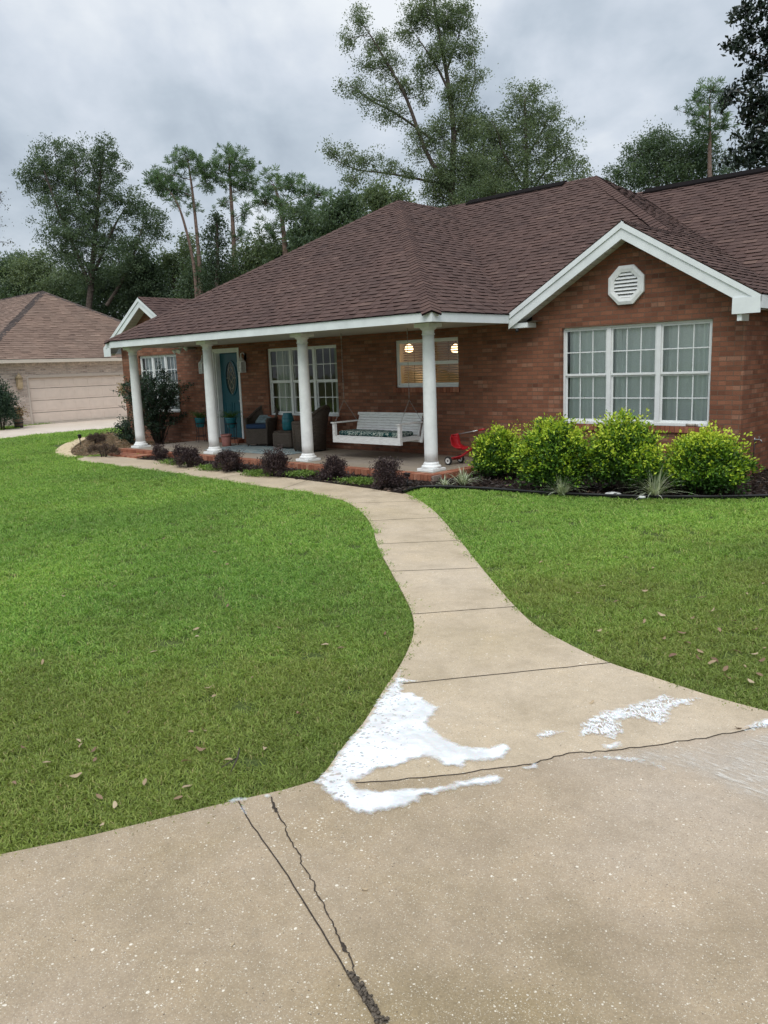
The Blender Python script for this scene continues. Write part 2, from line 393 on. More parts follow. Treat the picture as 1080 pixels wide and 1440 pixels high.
M_bark = plain('bark', (.075, .060, .050), .95, .35, 9, .2, .6)
M_pbark = plain('pine_bark', (.15, .105, .085), .95, .35, 9, .2, .6)
M_green1 = leaf_mat('oak_leaf', [(0, (.056, .092, .056)), (.5, (.092, .142, .078)), (1, (.145, .200, .108))], .45)
M_green2 = leaf_mat('pale_leaf', [(0, (.085, .130, .072)), (.5, (.140, .192, .102)), (1, (.215, .270, .150))], .45)
M_green3 = leaf_mat('deep_leaf', [(0, (.028, .048, .027)), (.5, (.048, .080, .042)), (1, (.080, .120, .060))], .35)
M_pine = leaf_mat('pine_needle', [(0, (.068, .122, .068)), (.5, (.118, .192, .098)), (1, (.185, .280, .135))], .42)
M_magn = leaf_mat('magnolia_leaf', [(0, (.010, .018, .013)), (.6, (.018, .032, .019)), (1, (.035, .050, .026))], .08, 'lc', .3)
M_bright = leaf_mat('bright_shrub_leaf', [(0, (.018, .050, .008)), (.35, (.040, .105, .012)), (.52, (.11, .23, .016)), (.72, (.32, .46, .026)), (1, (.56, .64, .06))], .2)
M_purple = leaf_mat('purple_leaf', [(0, (.026, .016, .018)), (.6, (.055, .034, .036)), (1, (.105, .072, .062))], .15)
M_brownp = leaf_mat('brown_purple_leaf', [(0, (.05, .032, .026)), (.6, (.09, .06, .045)), (1, (.15, .11, .075))], .15)
M_bushdark = leaf_mat('dark_bush_leaf', [(0, (.012, .028, .018)), (.6, (.024, .052, .028)), (1, (.045, .085, .040))], .15)
M_cover = leaf_mat('ground_cover_leaf', [(0, (.06, .12, .02)), (.6, (.14, .24, .04)), (1, (.24, .34, .08))], .3)
M_fern = leaf_mat('fern_leaf', [(0, (.03, .08, .015)), (.6, (.06, .14, .025)), (1, (.10, .20, .04))], .3)
M_lirio = leaf_mat('striped_leaf', [(0, (.20, .26, .13)), (.5, (.46, .52, .36)), (1, (.72, .74, .58))], .25)
M_head = leaf_mat('dried_flower', [(0, (.15, .075, .035)), (.5, (.30, .20, .11)), (1, (.42, .36, .22))], .25)
M_dryleaf = leaf_mat('dead_leaf', [(0, (.17, .095, .055)), (.5, (.32, .22, .13)), (1, (.48, .38, .25))], .2)
M_chips = leaf_mat('mulch_chip', [(0, (.014, .009, .007)), (.6, (.034, .022, .017)), (.92, (.065, .042, .032)), (1, (.17, .115, .08))], 0)
M_soil = plain('mulch_soil', (.022, .015, .012), .95, .3, 40, .1, .8)
M_bedsoil = plain('straw_soil', (.10, .078, .045), .95, .4, 25, .1, .8)
M_edge = plain('black_edging', (.012, .012, .012), .5, .1)
M_tan = plain('tan_paver', (.55, .44, .28), .85, .15, 14, .2, .3)
M_teal = plain('teal_door_paint', (.006, .080, .112), .35, .08, 5)
M_tealpot = plain('teal_glaze', (.015, .14, .17), .25, .12, 12)
M_pinkpot = plain('terracotta', (.30, .13, .11), .8, .12, 12)
M_black = plain('black_metal', (.014, .014, .015), .45, .1)
M_rubber = plain('black_rubber', (.018, .018, .018), .7, .1)
M_red = plain('red_plastic', (.38, .012, .018), .3, .08, 6)
M_rim = plain('white_rim', (.72, .70, .66), .4, .05)
M_steel = plain('steel_tube', (.42, .42, .42), .3, .05, 20, .5, 0, .9)
M_blue = plain('navy_cushion', (.012, .035, .085), .85, .1)
M_seatw, nt_, b_ = mat('weathered_white_wood', (.6, .6, .58), .7)
_f = noise(nt_, mapping(nt_, coords(nt_), (3, 30, 30)), 3, 6, .7)
L(nt_, ramp(nt_, _f, [(.32, (.44, .43, .40)), (.44, (.70, .70, .68)), (.65, (.82, .83, .82))]), b_.inputs['Base Color']); bump(nt_, b_, _f, .3, .004)
def wicker():
    m, nt, b = mat('grey_brown_wicker', (.12, .09, .07), .6, 0, .3)
    o = coords(nt); w1 = nt.nodes.new('ShaderNodeTexBrick'); 
    s = nt.nodes.new('ShaderNodeSeparateXYZ'); L(nt, o, s.inputs[0])
    cb = nt.nodes.new('ShaderNodeCombineXYZ'); L(nt, math_n(nt, 'ADD', s.outputs[0], s.outputs[1]), cb.inputs[0]); L(nt, s.outputs[2], cb.inputs[1])
    L(nt, cb.outputs[0], w1.inputs['Vector']); w1.inputs['Scale'].default_value = 1; w1.inputs['Brick Width'].default_value = .03; w1.inputs['Row Height'].default_value = .012
    w1.inputs['Mortar Size'].default_value = .0018; w1.inputs['Color1'].default_value = (.15, .118, .092, 1); w1.inputs['Color2'].default_value = (.085, .066, .05, 1); w1.inputs['Mortar'].default_value = (.03, .023, .018, 1)
    L(nt, w1.outputs['Color'], b.inputs['Base Color']); bump(nt, b, math_n(nt, 'SUBTRACT', 1.0, w1.outputs['Fac']), .7, .008); return m
M_wicker = wicker()
def pattern_cloth():
    m, nt, b = mat('leaf_print_cloth', (.02, .08, .07), .9, 0, .15)
    f = noise(nt, coords(nt), 16, 2, .4, 1.6)
    L(nt, ramp(nt, f, [(.44, (.010, .045, .045)), (.5, (.02, .085, .08)), (.53, (.45, .50, .44)), (.58, (.50, .54, .48)), (.62, (.015, .06, .06))]), b.inputs['Base Color']); return m
M_print = pattern_cloth()
def rug_mat():
    m, nt, b = mat('rug_weave', (.25, .32, .34), .95, 0, .1)
    f = noise(nt, coords(nt), 7, 4, .6, 1.2)
    L(nt, ramp(nt, f, [(.35, (.13, .20, .23)), (.5, (.26, .32, .33)), (.6, (.36, .40, .38)), (.7, (.18, .24, .27))]), b.inputs['Base Color']); return m
M_rug = rug_mat()
def foam_mat(name, lace):
    m = bpy.data.materials.new(name); m.use_nodes = True; nt = m.node_tree; b = nt.nodes['Principled BSDF']
    g = gpos(nt); b.inputs['Base Color'].default_value = (.80, .82, .83, 1); b.inputs['Roughness'].default_value = .45
    b.inputs['Subsurface Weight'].default_value = .15
    f = noise(nt, g, 22, 6, .6); f2 = noise(nt, g, 5, 4, .6)
    v = nt.nodes.new('ShaderNodeTexVoronoi'); v.inputs['Scale'].default_value = 52 if lace < .5 else 24
    wn = nt.nodes.new('ShaderNodeTexNoise'); wn.inputs['Scale'].default_value = 14; L(nt, g, wn.inputs['Vector'])
    va = nt.nodes.new('ShaderNodeVectorMath'); va.operation = 'MULTIPLY_ADD'; L(nt, wn.outputs['Color'], va.inputs[0]); va.inputs[1].default_value = (.05, .05, 0); L(nt, mapping(nt, g, (1, 1, 0), (0, 0, 0), (0, 0, .7)), va.inputs[2])
    L(nt, mapping(nt, va.outputs[0], (1, .85, 1)), v.inputs['Vector'])
    ed = attr(nt, 'ed')                       # 0 at the rim, 1 well inside
    if lace < .5:
        sx = nt.nodes.new('ShaderNodeSeparateColor'); L(nt, v.outputs['Color'], sx.inputs[0])
        sz = math_n(nt, 'MULTIPLY', math_n(nt, 'SUBTRACT', attr(nt, 'por'), math_n(nt, 'MULTIPLY', sx.outputs[0], .42)), 1.0)
        hole = math_n(nt, 'LESS_THAN', v.outputs['Distance'], sz)
        a = math_n(nt, 'SUBTRACT', 1.0, math_n(nt, 'MULTIPLY', hole, .5)); a = math_n(nt, 'MULTIPLY', a, ramp(nt, f2, [(.40, 1.0), (.60, .66)]))
        thin = math_n(nt, 'ADD', math_n(nt, 'MULTIPLY', ed, 1.6), math_n(nt, 'MULTIPLY', math_n(nt, 'SUBTRACT', f, .5), 1.3))
        a = math_n(nt, 'MULTIPLY', a, ramp(nt, thin, [(.10, 0.0), (.75, 1.0)]))
    else:
        wr_ = noise(nt, mapping(nt, va.outputs[0], (15, 34, 1), (0, 0, 0), (0, 0, .55)), 1.0, 5, .6, 1.4)
        rdg = math_n(nt, 'ABSOLUTE', math_n(nt, 'SUBTRACT', wr_, .5))            # wavering ridges left by the drying suds
        a = ramp(nt, rdg, [(.0, .95), (.035, .75), (.075, .12)])
        a = math_n(nt, 'MAXIMUM', a, ramp(nt, f2, [(.50, .10), (.66, .95)]))
        thin = math_n(nt, 'ADD', math_n(nt, 'MULTIPLY', ed, 1.2), math_n(nt, 'MULTIPLY', math_n(nt, 'SUBTRACT', f, .5), 1.8))
        a = math_n(nt, 'MULTIPLY', a, ramp(nt, thin, [(.05, 0.0), (.5, 1.0)]))
    L(nt, a, b.inputs['Alpha']); bump(nt, b, math_n(nt, 'ADD', f, math_n(nt, 'MULTIPLY', v.outputs['Distance'], .5)), .3, .006); return m
M_foam = foam_mat('soap_suds', 0); M_lace = foam_mat('thin_suds', 1)

# ------------------------------------------------------------------ the ground, the drive and the paths
def struct(o, kind='structure'): o['kind'] = kind; return o
g_ = MB(); g_.box(-200, -140, G - .3, 160, 200, G); struct(g_.build('ground', M_ground))
WL = [(442, 1109), (461, 1087), (483, 1056), (514, 1018), (540, 975), (560, 945), (574, 918), (582, 893), (580, 868), (567, 838), (549, 805), (531, 770), (523, 742), (508, 722), (485, 707), (452, 699), (400, 690), (330, 680), (250, 668), (180, 658), (102, 649.5)]
WR = [(1080, 1006), (1000, 984), (930, 961), (850, 934), (790, 905), (750, 881), (718, 850), (688, 815), (664, 785), (645, 760), (622, 733), (602, 714), (570, 696), (520, 688.5), (450, 679), (350, 666.5), (280, 656.5), (215, 648), (182, 641), (116, 643.5)]
wl = [Vector((p.x, p.y)) for p in (gp(*q) for q in WL)]; wr = [Vector((p.x, p.y)) for p in (gp(*q) for q in WR)]
wl = smooth_line(wl[:-1], 5) + [wl[-1]]; wr = smooth_line(wr[:-3], 5) + wr[-2:]
dv = Vector((.43, .9)).normalized()
e0 = Vector((5.604, -7.672))                                    # corner where the walk's left edge meets the drive
jl = gp(497, 1107); jr = gp(1080, 1030)
far_r = Vector((wr[0].x, wr[0].y)) + Vector((.75, .85)).normalized() * 1.2
wr = [far_r] + wr
drive_edge = [e0 - dv * 9, gp(0, 1209).xy, gp(120, 1184).xy, gp(320, 1135).xy, gp(400, 1117).xy, e0]
cold = [gp(*p).xy for p in ((500, 1108), (560, 1104), (640, 1096), (700, 1087), (745, 1082), (775, 1073), (800, 1065), (850, 1063), (910, 1056), (980, 1046), (1040, 1035), (1090, 1022))]
cold.append(far_r)
SL = G + .022                                                   # concrete stands 2 cm proud of the soil
def slab(name, outline, m, z1=SL, z0=G - .05):
    from mathutils.geometry import delaunay_2d_cdt
    O = [Vector((p[0], p[1])) for p in outline]; n = len(O)
    vs, _, fs, *_r2 = delaunay_2d_cdt(O, [(i, (i + 1) % n) for i in range(n)], [list(range(n))], 1, 1e-6)
    mb = MB(); mb.v = [(v.x, v.y, z1) for v in vs]
    for f in fs:
        a, b, c = (vs[i] for i in f[:3])
        mb.face(f if (b - a).cross(c - a) > 0 else list(reversed(f)))
    for a, b in zip(O, O[1:] + O[:1]): mb.poly([(a.x, a.y, z0), (b.x, b.y, z0), (b.x, b.y, z1), (a.x, a.y, z1)])
    return struct(mb.build(name, m, fixn=False))
drive_poly = drive_edge + cold + [far_r + dv * 14, far_r + dv * 14 + Vector((9, -4)), e0 - dv * 9 + Vector((9, -4))]
walk_poly = [e0] + wl[1:] + list(reversed(wr)) + list(reversed(cold[:-1]))
slab('driveway', drive_poly, M_conc)
slab('front_walk', walk_poly, M_walk)
def strip(mb, pts, w, z):
    P = [Vector((p[0], p[1])) for p in pts]; Lf = []; Rt = []
    for i, p in enumerate(P):
        d = (P[min(i + 1, len(P) - 1)] - P[max(i - 1, 0)]).normalized(); n = Vector((-d.y, d.x)); ww = w[i] if isinstance(w, list) else w
        Lf.append(p + n * ww / 2); Rt.append(p - n * ww / 2)
    for i in range(len(P) - 1): mb.poly([(*Lf[i], z), (*Rt[i], z), (*Rt[i + 1], z), (*Lf[i + 1], z)])
def jitter(pts, n, a):
    out = []
    for p, q in zip(pts, pts[1:]):
        for k in range(n):
            t = k / n; v = Vector(p).lerp(Vector(q), t); out.append(v + Vector((random.gauss(0, a), random.gauss(0, a))))
    return out + [Vector(pts[-1])]
jm = MB()
strip(jm, jitter(cold, 5, .004), .0065, SL + .0025)
for a, b in (((566, 967), (858, 937)), ((578, 868), (724, 857)), ((549, 807), (672, 802)), ((531, 768), (645, 763)), ((520, 735), (622, 730)), ((487, 710), (590, 707)), ((395, 690), (432, 677.5)), ((300, 676.5), (345, 667)), ((236, 667.5), (285, 658))):
    strip(jm, jitter([gp(*a).xy, gp(*b).xy], 14, .0015), .008, SL + .002)
strip(jm, jitter([gp(336, 1134).xy, gp(350, 1160).xy, gp(405, 1240).xy, gp(486, 1374).xy, gp(532, 1450).xy], 8, .0010), .0055, SL + .002)
struct(jm.build('pavement_joint', M_crack))
CR = [(383, 1128), (386, 1143), (392, 1152), (401, 1168), (405, 1182), (413, 1196), (423, 1210), (424, 1222), (434, 1237), (442, 1252), (444, 1264), (455, 1280), (459, 1292), (467, 1307), (475, 1322), (482, 1337), (485, 1345), (493, 1355), (498, 1372), (500, 1385), (506, 1396)]
ck = [gp(*p).xy for p in CR]; ckj = jitter(ck, 5, .0022)
cw = [.0028 + .0035 * random.random() + (.008 if 2 < i < 9 else 0) + (.008 if 74 < i < 82 else 0) for i in range(len(ckj))]
cm = MB(); strip(cm, ckj, cw, SL + .003); struct(cm.build('pavement_crack', M_crack))
gm = MB()                                                       # the broken wedge where crack and joint meet
wa = jitter([gp(*p).xy for p in ((484, 1372), (500, 1399), (517, 1426), (530, 1450))], 8, .002); wb = jitter([gp(*p).xy for p in ((487, 1372), (508, 1392), (522, 1412), (546, 1450))], 8, .004)
for i in range(len(wa) - 1): gm.poly([(*wa[i], SL + .0035), (*wa[i + 1], SL + .0035), (*wb[i + 1], SL + .0035), (*wb[i], SL + .0035)])
for k in range(170):
    i = random.randrange(3, len(wa)); p = wa[i].lerp(wb[i], random.random()); s = random.uniform(.002, .007)
    gm.lathe([(0.0001, 0), (s, s * .5), (s * .7, s * 1.1), (.0001, s * 1.3)], (p.x, p.y, SL + .003), 6, False)
struct(gm.build('crack_rubble', M_grit, fixn=False))
# the curving tan paver edge on the far left and the bed it holds
TO = smooth_line([gp(*p).xy for p in ((129, 614.2), (108, 618.5), (90, 626), (78, 635), (82, 640.5), (92, 643.8), (106, 644.2))], 5)
TI = smooth_line([gp(*p).xy for p in ((126, 616.6), (118, 620), (108, 626.5), (101, 633), (100, 637.5), (103, 641), (110, 643))], 5)
slab('paver_path', TO + list(reversed(TI)), M_tan, G + .03)
left_bed = [tuple(p) for p in TI] + [gp(116, 643).xy[:], gp(181, 640.5).xy[:], (-8.9, -.5), (-9.0, D + .1), (-12.6, D + .1), (-13.6, 2.6), gp(150, 608).xy[:]]
slab('left_planting_bed', left_bed, M_bedsoil, G + .012)
EDGE = [(455, 680), (520, 689.4), (566, 696.5), (580, 692), (600, 689), (640, 689.5), (700, 693), (760, 697.5), (830, 701), (900, 703.2), (1000, 704), (1090, 702.5)]
edge_pts = smooth_line([gp(*p).xy for p in EDGE[2:]], 6)
bed_poly = [gp(*p).xy for p in ((192, 647.2), (215, 648.6), (280, 657), (350, 667), (450, 679.5), (520, 689), (566, 696.5))] + edge_pts[1:] + [Vector((5.4, 1.15)), Vector((6.2, 2.4)), Vector((6.2, 3.1)), Vector((4.1, 3.1)), Vector((4.1, D + .05)), Vector((.3, D + .05)), Vector((.3, -.3)), Vector((-7.5, -.3))]
slab('mulch_bed', bed_poly, M_soil, G + .03)
nd = [gp(*p).xy for p in ((-40, 623), (0, 619), (60, 612), (120, 606.5), (176, 602.5))]
nd_poly = nd + [Vector((-15.5, 9)), Vector((-17, 16)), Vector((-23.05, 16)), Vector((-23.05, 3.45)), gp(22, 603.5).xy, gp(-30, 608).xy, gp(-60, 612).xy]
slab('neighbour_driveway', nd_poly, M_nconc, G + .02)

# ------------------------------------------------------------------ the brick house
m_, ze, xe, xl, ye, yg, yr, xg, w_, xlg, wl_, y2, yr2 = .598, 2.42, .497, -9.012, -.512, 1.473, 6.558, 4.417, 1.976, -12.806, 1.991, 2.775, 7.323
XR, XW = 4.137, -12.42
house = thing('brick_house', 'red brick single storey house with brown shingle roof and columned porch', 'house', (-4, 4, 0))
def P(mb, name, m, parent=house, **kw): return mb.build(name, m, parent, world=True, **kw)
WIN = {'gable': (1.30, 3.69, .645, 2.166), 'kitchen': (-2.315, -.79, 1.253, 2.137), 'porch': (-6.17, -3.91, .672, 2.138), 'left': (-11.57, -9.76, .68, 2.16)}
DOOR = (-8.15, -7.20, .0, 2.16)
holes = list(WIN.values()) + [DOOR]
ZT = 2.30
wm = MB()
xs = sorted({XW, XR, *[h[0] for h in holes], *[h[1] for h in holes]}); zs = sorted({G - .1, ZT, *[h[2] for h in holes], *[h[3] for h in holes]})
for x0, x1 in zip(xs, xs[1:]):
    for z0, z1 in zip(zs, zs[1:]):
        cxm, czm = (x0 + x1) / 2, (z0 + z1) / 2
        if any(h[0] < cxm < h[1] and h[2] < czm < h[3] for h in holes): continue
        wm.poly([(x0, D, z0), (x1, D, z0), (x1, D, z1), (x0, D, z1)])
for h in holes:
    y1 = D + .16
    wm.poly([(h[0], D, h[2]), (h[0], y1, h[2]), (h[0], y1, h[3]), (h[0], D, h[3])]); wm.poly([(h[1], D, h[2]), (h[1], D, h[3]), (h[1], y1, h[3]), (h[1], y1, h[2])])
    wm.poly([(h[0], D, h[3]), (h[0], y1, h[3]), (h[1], y1, h[3]), (h[1], D, h[3])]); wm.poly([(h[0], D, h[2]), (h[1], D, h[2]), (h[1], y1, h[2]), (h[0], y1, h[2])])
gpx, glx = xg - w_, xlg + wl_
def zg(x, px, w): return ze + m_ * (w - abs(x - px)) - .075
wm.poly([(gpx - w_ + .28, D, ZT), (XR, D, ZT), (XR, D, zg(XR, gpx, w_)), (gpx, D, zg(gpx, gpx, w_)), (gpx - w_ + .28, D, zg(gpx - w_ + .28, gpx, w_))])
wm.poly([(XW, D, ZT), (glx + wl_ - .2, D, ZT), (glx, D, zg(glx, glx, wl_)), (XW, D, zg(XW, glx, wl_))])
Y2W = y2 + .30
YB = 2 * yr - yg - .3
wm.poly([(XR, D, G - .1), (XR, Y2W, G - .1), (XR, Y2W, ZT), (XR, D, ZT)])
wm.poly([(XR, Y2W, G - .1), (17, Y2W, G - .1), (17, Y2W, ZT), (XR, Y2W, ZT)])
wm.poly([(17, Y2W, G - .1), (17, YB, G - .1), (17, YB, ZT), (17, Y2W, ZT)])
wm.poly([(17, YB, G - .1), (XW, YB, G - .1), (XW, YB, ZT), (17, YB, ZT)])
wm.poly([(XW, YB, G - .1), (XW, D, G - .1), (XW, D, ZT), (XW, YB, ZT)])
P(wm, 'wall', M_brick, fixn=False)
iw = MB()
iw.poly([(XW, 5.2, G), (XR, 5.2, G), (XR, 5.2, ZT), (XW, 5.2, ZT)]); iw.poly([(XW, D + .17, -.02), (XR, D + .17, -.02), (XR, 5.2, -.02), (XW, 5.2, -.02)]); iw.poly([(XW, D + .17, 2.27), (XR, D + .17, 2.27), (XR, 5.2, 2.27), (XW, 5.2, 2.27)])
for x in (-9.2, -6.8, -3.2, -.3): iw.poly([(x, D + .17, 0), (x, 5.2, 0), (x, 5.2, 2.27), (x, D + .17, 2.27)])
P(iw, 'interior_wall', M_inwall, fixn=False)

# roof: every course laid as overlapping tabs
def clip(poly, axis, val, keep_gt):
    out = []
    for i in range(len(poly)):
        a, b = poly[i], poly[(i + 1) % len(poly)]
        ia = (a[axis] >= val) == keep_gt or a[axis] == val; ib = (b[axis] >= val) == keep_gt or b[axis] == val
        if ia: out.append(a)
        if ia != ib:
            t = (val - a[axis]) / (b[axis] - a[axis]); out.append((a[0] + (b[0] - a[0]) * t, a[1] + (b[1] - a[1]) * t))
    return out
def lay(mb, poly, course=.133, tab=(.09, .27), thick=.018, seed=0):
    rr = random.Random(seed); Pp = [Vector(p) for p in poly]
    n = (Pp[1] - Pp[0]).cross(Pp[2] - Pp[0]).normalized()
    if n.z < 0: n = -n
    u = Vector((0, 0, 1)).cross(n).normalized(); v = n.cross(u)
    o = Pp[0]; q = [((p - o).dot(u), (p - o).dot(v)) for p in Pp]
    v0 = min(p[1] for p in q); v1 = max(p[1] for p in q)
    k = 0
    while v0 + k * course < v1:
        a, b = v0 + k * course, v0 + (k + 1) * course; k += 1
        band = clip(clip(q, 1, a, True), 1, b, False)
        if len(band) < 3: continue
        u0 = min(p[0] for p in band); u1 = max(p[0] for p in band); x = u0 - rr.random() * .3
        base = rr.gauss(.5, .06)
        hi = True
        while x < u1:
            wdt = rr.uniform(*tab); c = clip(clip(band, 0, x, True), 0, x + wdt, False); x += wdt; hi = not hi
            if len(c) < 3: continue
            sag = rr.uniform(-.003, .003)
            t = (thick if hi else thick * .5) * rr.uniform(.85, 1.15)
            lift = lambda p: t * (1 - .75 * (p[1] - a) / course) + .012
            top = [o + u * p[0] + v * (p[1] - (0 if not hi else .004)) + n * lift(p) for p in c]; bot = [o + u * p[0] + v * p[1] + n * 0 for p in c]
            b0 = len(mb.v); mb.v += [tuple(p) for p in top] + [tuple(p) for p in bot]; m = len(c)
            mb.cur = 0; mb.col = min(1, max(0, base + rr.gauss(0, .14) + (.06 if hi else -.08))); mb.face(range(b0, b0 + m))
            for i in range(m):
                j = (i + 1) % m
                if abs(c[i][1] - a) < 1e-6 and abs(c[j][1] - a) < 1e-6: mb.cur = 1
                elif abs(c[i][1] - b) < 1e-6 and abs(c[j][1] - b) < 1e-6: continue
                else: mb.cur = 0
                mb.face((b0 + i, b0 + m + i, b0 + m + j, b0 + j))
            mb.cur = 0
h_ = yr - yg; zr = ze + m_ * h_; hp = (xe - xl) / 2; apx = (xe + xl) / 2; zp = ze + m_ * hp; yb = 2 * yr - yg
rm = MB()
zw = ze + m_ * w_
lay(rm, [(glx + wl_, yg, ze), (gpx - w_, yg, ze), (gpx, yg + w_, zw), (xg - h_, yr, zr), (xlg + h_, yr, zr), (glx, yg + wl_, ze + m_ * wl_)], seed=1)
nrow = round(w_ / (.133 / math.sqrt(1 + m_ * m_))); wq = nrow * .133 / math.sqrt(1 + m_ * m_)
zq = ze + m_ * wq
if wq > w_: wq = w_; zq = zw
lay(rm, [(xg, yg, ze), (xg, yb, ze), (xg - wq, yb - wq, zq), (xg - wq, yg, zq)], seed=2)
lay(rm, [(xg - wq, yg + wq, zq), (xg - wq, yb - wq, zq), (xg - h_, yr, zr)], seed=3)
lay(rm, [(gpx, yg, zw), (gpx, yg + w_, zw), (gpx - w_, yg, ze)], seed=4)
lay(rm, [(xlg, yb, ze), (xlg, yg, ze), (xlg + h_, yr, zr)], seed=5)
lay(rm, [(xg, yb, ze), (xlg, yb, ze), (xlg + h_, yr, zr), (xg - h_, yr, zr)], course=.3, tab=(.6, 1.2), seed=6)
lay(rm, [(glx, yg, ze + m_ * wl_), (glx + wl_, yg, ze), (glx, yg + wl_, ze + m_ * wl_)], seed=7)
z2r = ze + m_ * (yr2 - y2); x2r = xg - (z2r - ze) / m_
lay(rm, [(xg, y2, ze), (17.3, y2, ze), (17.3, yr2, z2r), (x2r, yr2, z2r)], seed=8)
lay(rm, [(17.3, yr2, z2r), (17.3, 2 * yr2 - y2, ze), (0, 2 * yr2 - y2, ze), (0, yr2, z2r)], course=.3, tab=(.6, 1.2), seed=9)
roof = P(rm, 'roof', [M_shingle, M_shedge], fixn=False)
pm = MB()
lay(pm, [(xl, ye, ze), (xe, ye, ze), (apx, ye + hp, zp)], seed=11)
lay(pm, [(xe, ye, ze), (xe, yg, ze), (apx, yg + hp, zp), (apx, ye + hp, zp)], seed=12)
lay(pm, [(xl, yg, ze), (xl, ye, ze), (apx, ye + hp, zp), (apx, yg + hp, zp)], seed=13)
proof = P(pm, 'porch_roof', [M_shingle, M_shedge], fixn=False)
def caps(mb, A, B, n1, n2, half=.15, ex=.142, thick=.008, seed=0):    # overlapping cap shingles bent over a hip or ridge
    rr = random.Random(seed); A, B = Vector(A), Vector(B); d = (B - A); Ln = d.length; d.normalize()
    n1, n2 = Vector(n1).normalized(), Vector(n2).normalized(); nn = (n1 + n2).normalized()
    s1 = d.cross(n1).normalized(); s2 = d.cross(n2).normalized()
    if s1.dot(n2) > 0: s1 = -s1
    if s2.dot(n1) > 0: s2 = -s2
    k = 0
    while k * ex < Ln:
        a, b = k * ex, min((k + 1) * ex + .01, Ln); k += 1; hl, ll = thick * 2.0 + .012, thick + .010
        hf = half * rr.uniform(.93, 1.05)
        pa, pb = A + d * a, A + d * b
        P1 = [pa + s1 * hf + n1 * hl, pa + nn * (hl + .006), pa + s2 * hf + n2 * hl]; P2 = [pb + s1 * hf + n1 * ll, pb + nn * (ll + .006), pb + s2 * hf + n2 * ll]
        mb.cur = 0; mb.col = rr.uniform(.15, .95); mb.poly([P1[0], P1[1], P2[1], P2[0]]); mb.poly([P1[1], P1[2], P2[2], P2[1]])
        mb.cur = 1; low = [p - n * .03 for p, n in zip(P1, (n1, nn, n2))]; mb.poly([P1[0], low[0], low[1], P1[1]]); mb.poly([P1[1], low[1], low[2], P1[2]])
        mb.poly([P1[0], P2[0], P2[0] - n1 * .03, low[0]]); mb.poly([P1[2], low[2], P2[2] - n2 * .03, P2[2]])
NF, NR, NL, NB = (0, -m_, 1), (m_, 0, 1), (-m_, 0, 1), (0, m_, 1)
def cap_obj(par, mat_, *a, **k):
    km = MB(); caps(km, *a, **k); o = km.build('ridge_cap', [mat_, M_shedge], par, fixn=False); o.matrix_parent_inverse = Matrix.Identity(4)
cap_obj(roof, M_cap, (gpx, yg + w_ - .1, zw - .02), (xg - h_, yr, zr), NF, NR, seed=1)
cap_obj(roof, M_cap, (gpx, yg + .02, zw), (gpx, yg + w_ + .05, zw), NL, NR, half=.13, seed=2)
cap_obj(roof, M_cap, (glx, yg + .02, ze + m_ * wl_), (glx, yg + wl_, ze + m_ * wl_), NL, NR, half=.13, seed=3)
cap_obj(roof, M_cap, (xg - h_, yr, zr), (xg - h_ - .75, yr, zr), NF, NB, seed=4)
cap_obj(proof, M_cap, (xe, ye, ze), (apx, ye + hp, zp), NF, NR, seed=5)
cap_obj(proof, M_cap, (xl, ye, ze), (apx, ye + hp, zp), NF, NL, seed=6)
cap_obj(proof, M_cap, (apx, ye + hp, zp), (apx, yg + hp, zp), NL, NR, seed=7)
vm = MB()
for (xa, xb, yy, zz) in ((apx + .25, xg - h_ - .72, yr, zr), (x2r + .22, 17.2, yr2, z2r)):
    for sgn in (-1, 1):
        vm.poly([(xa, yy, zz + .065), (xb, yy, zz + .065), (xb, yy + sgn * .17, zz - .04), (xa, yy + sgn * .17, zz - .04)])
        vm.poly([(xa, yy + sgn * .17, zz - .04), (xb, yy + sgn * .17, zz - .04), (xb, yy + sgn * .17, zz - .10), (xa, yy + sgn * .17, zz - .10)])
    vm.poly([(xa, yy - .17, zz - .10), (xa, yy - .17, zz - .04), (xa, yy, zz + .065), (xa, yy + .17, zz - .04), (xa, yy + .17, zz - .10)])
vm.build('ridge_vent', plain('vent_plastic', (.010, .008, .008), .95, .1, 20, .05), roof, fixn=False)

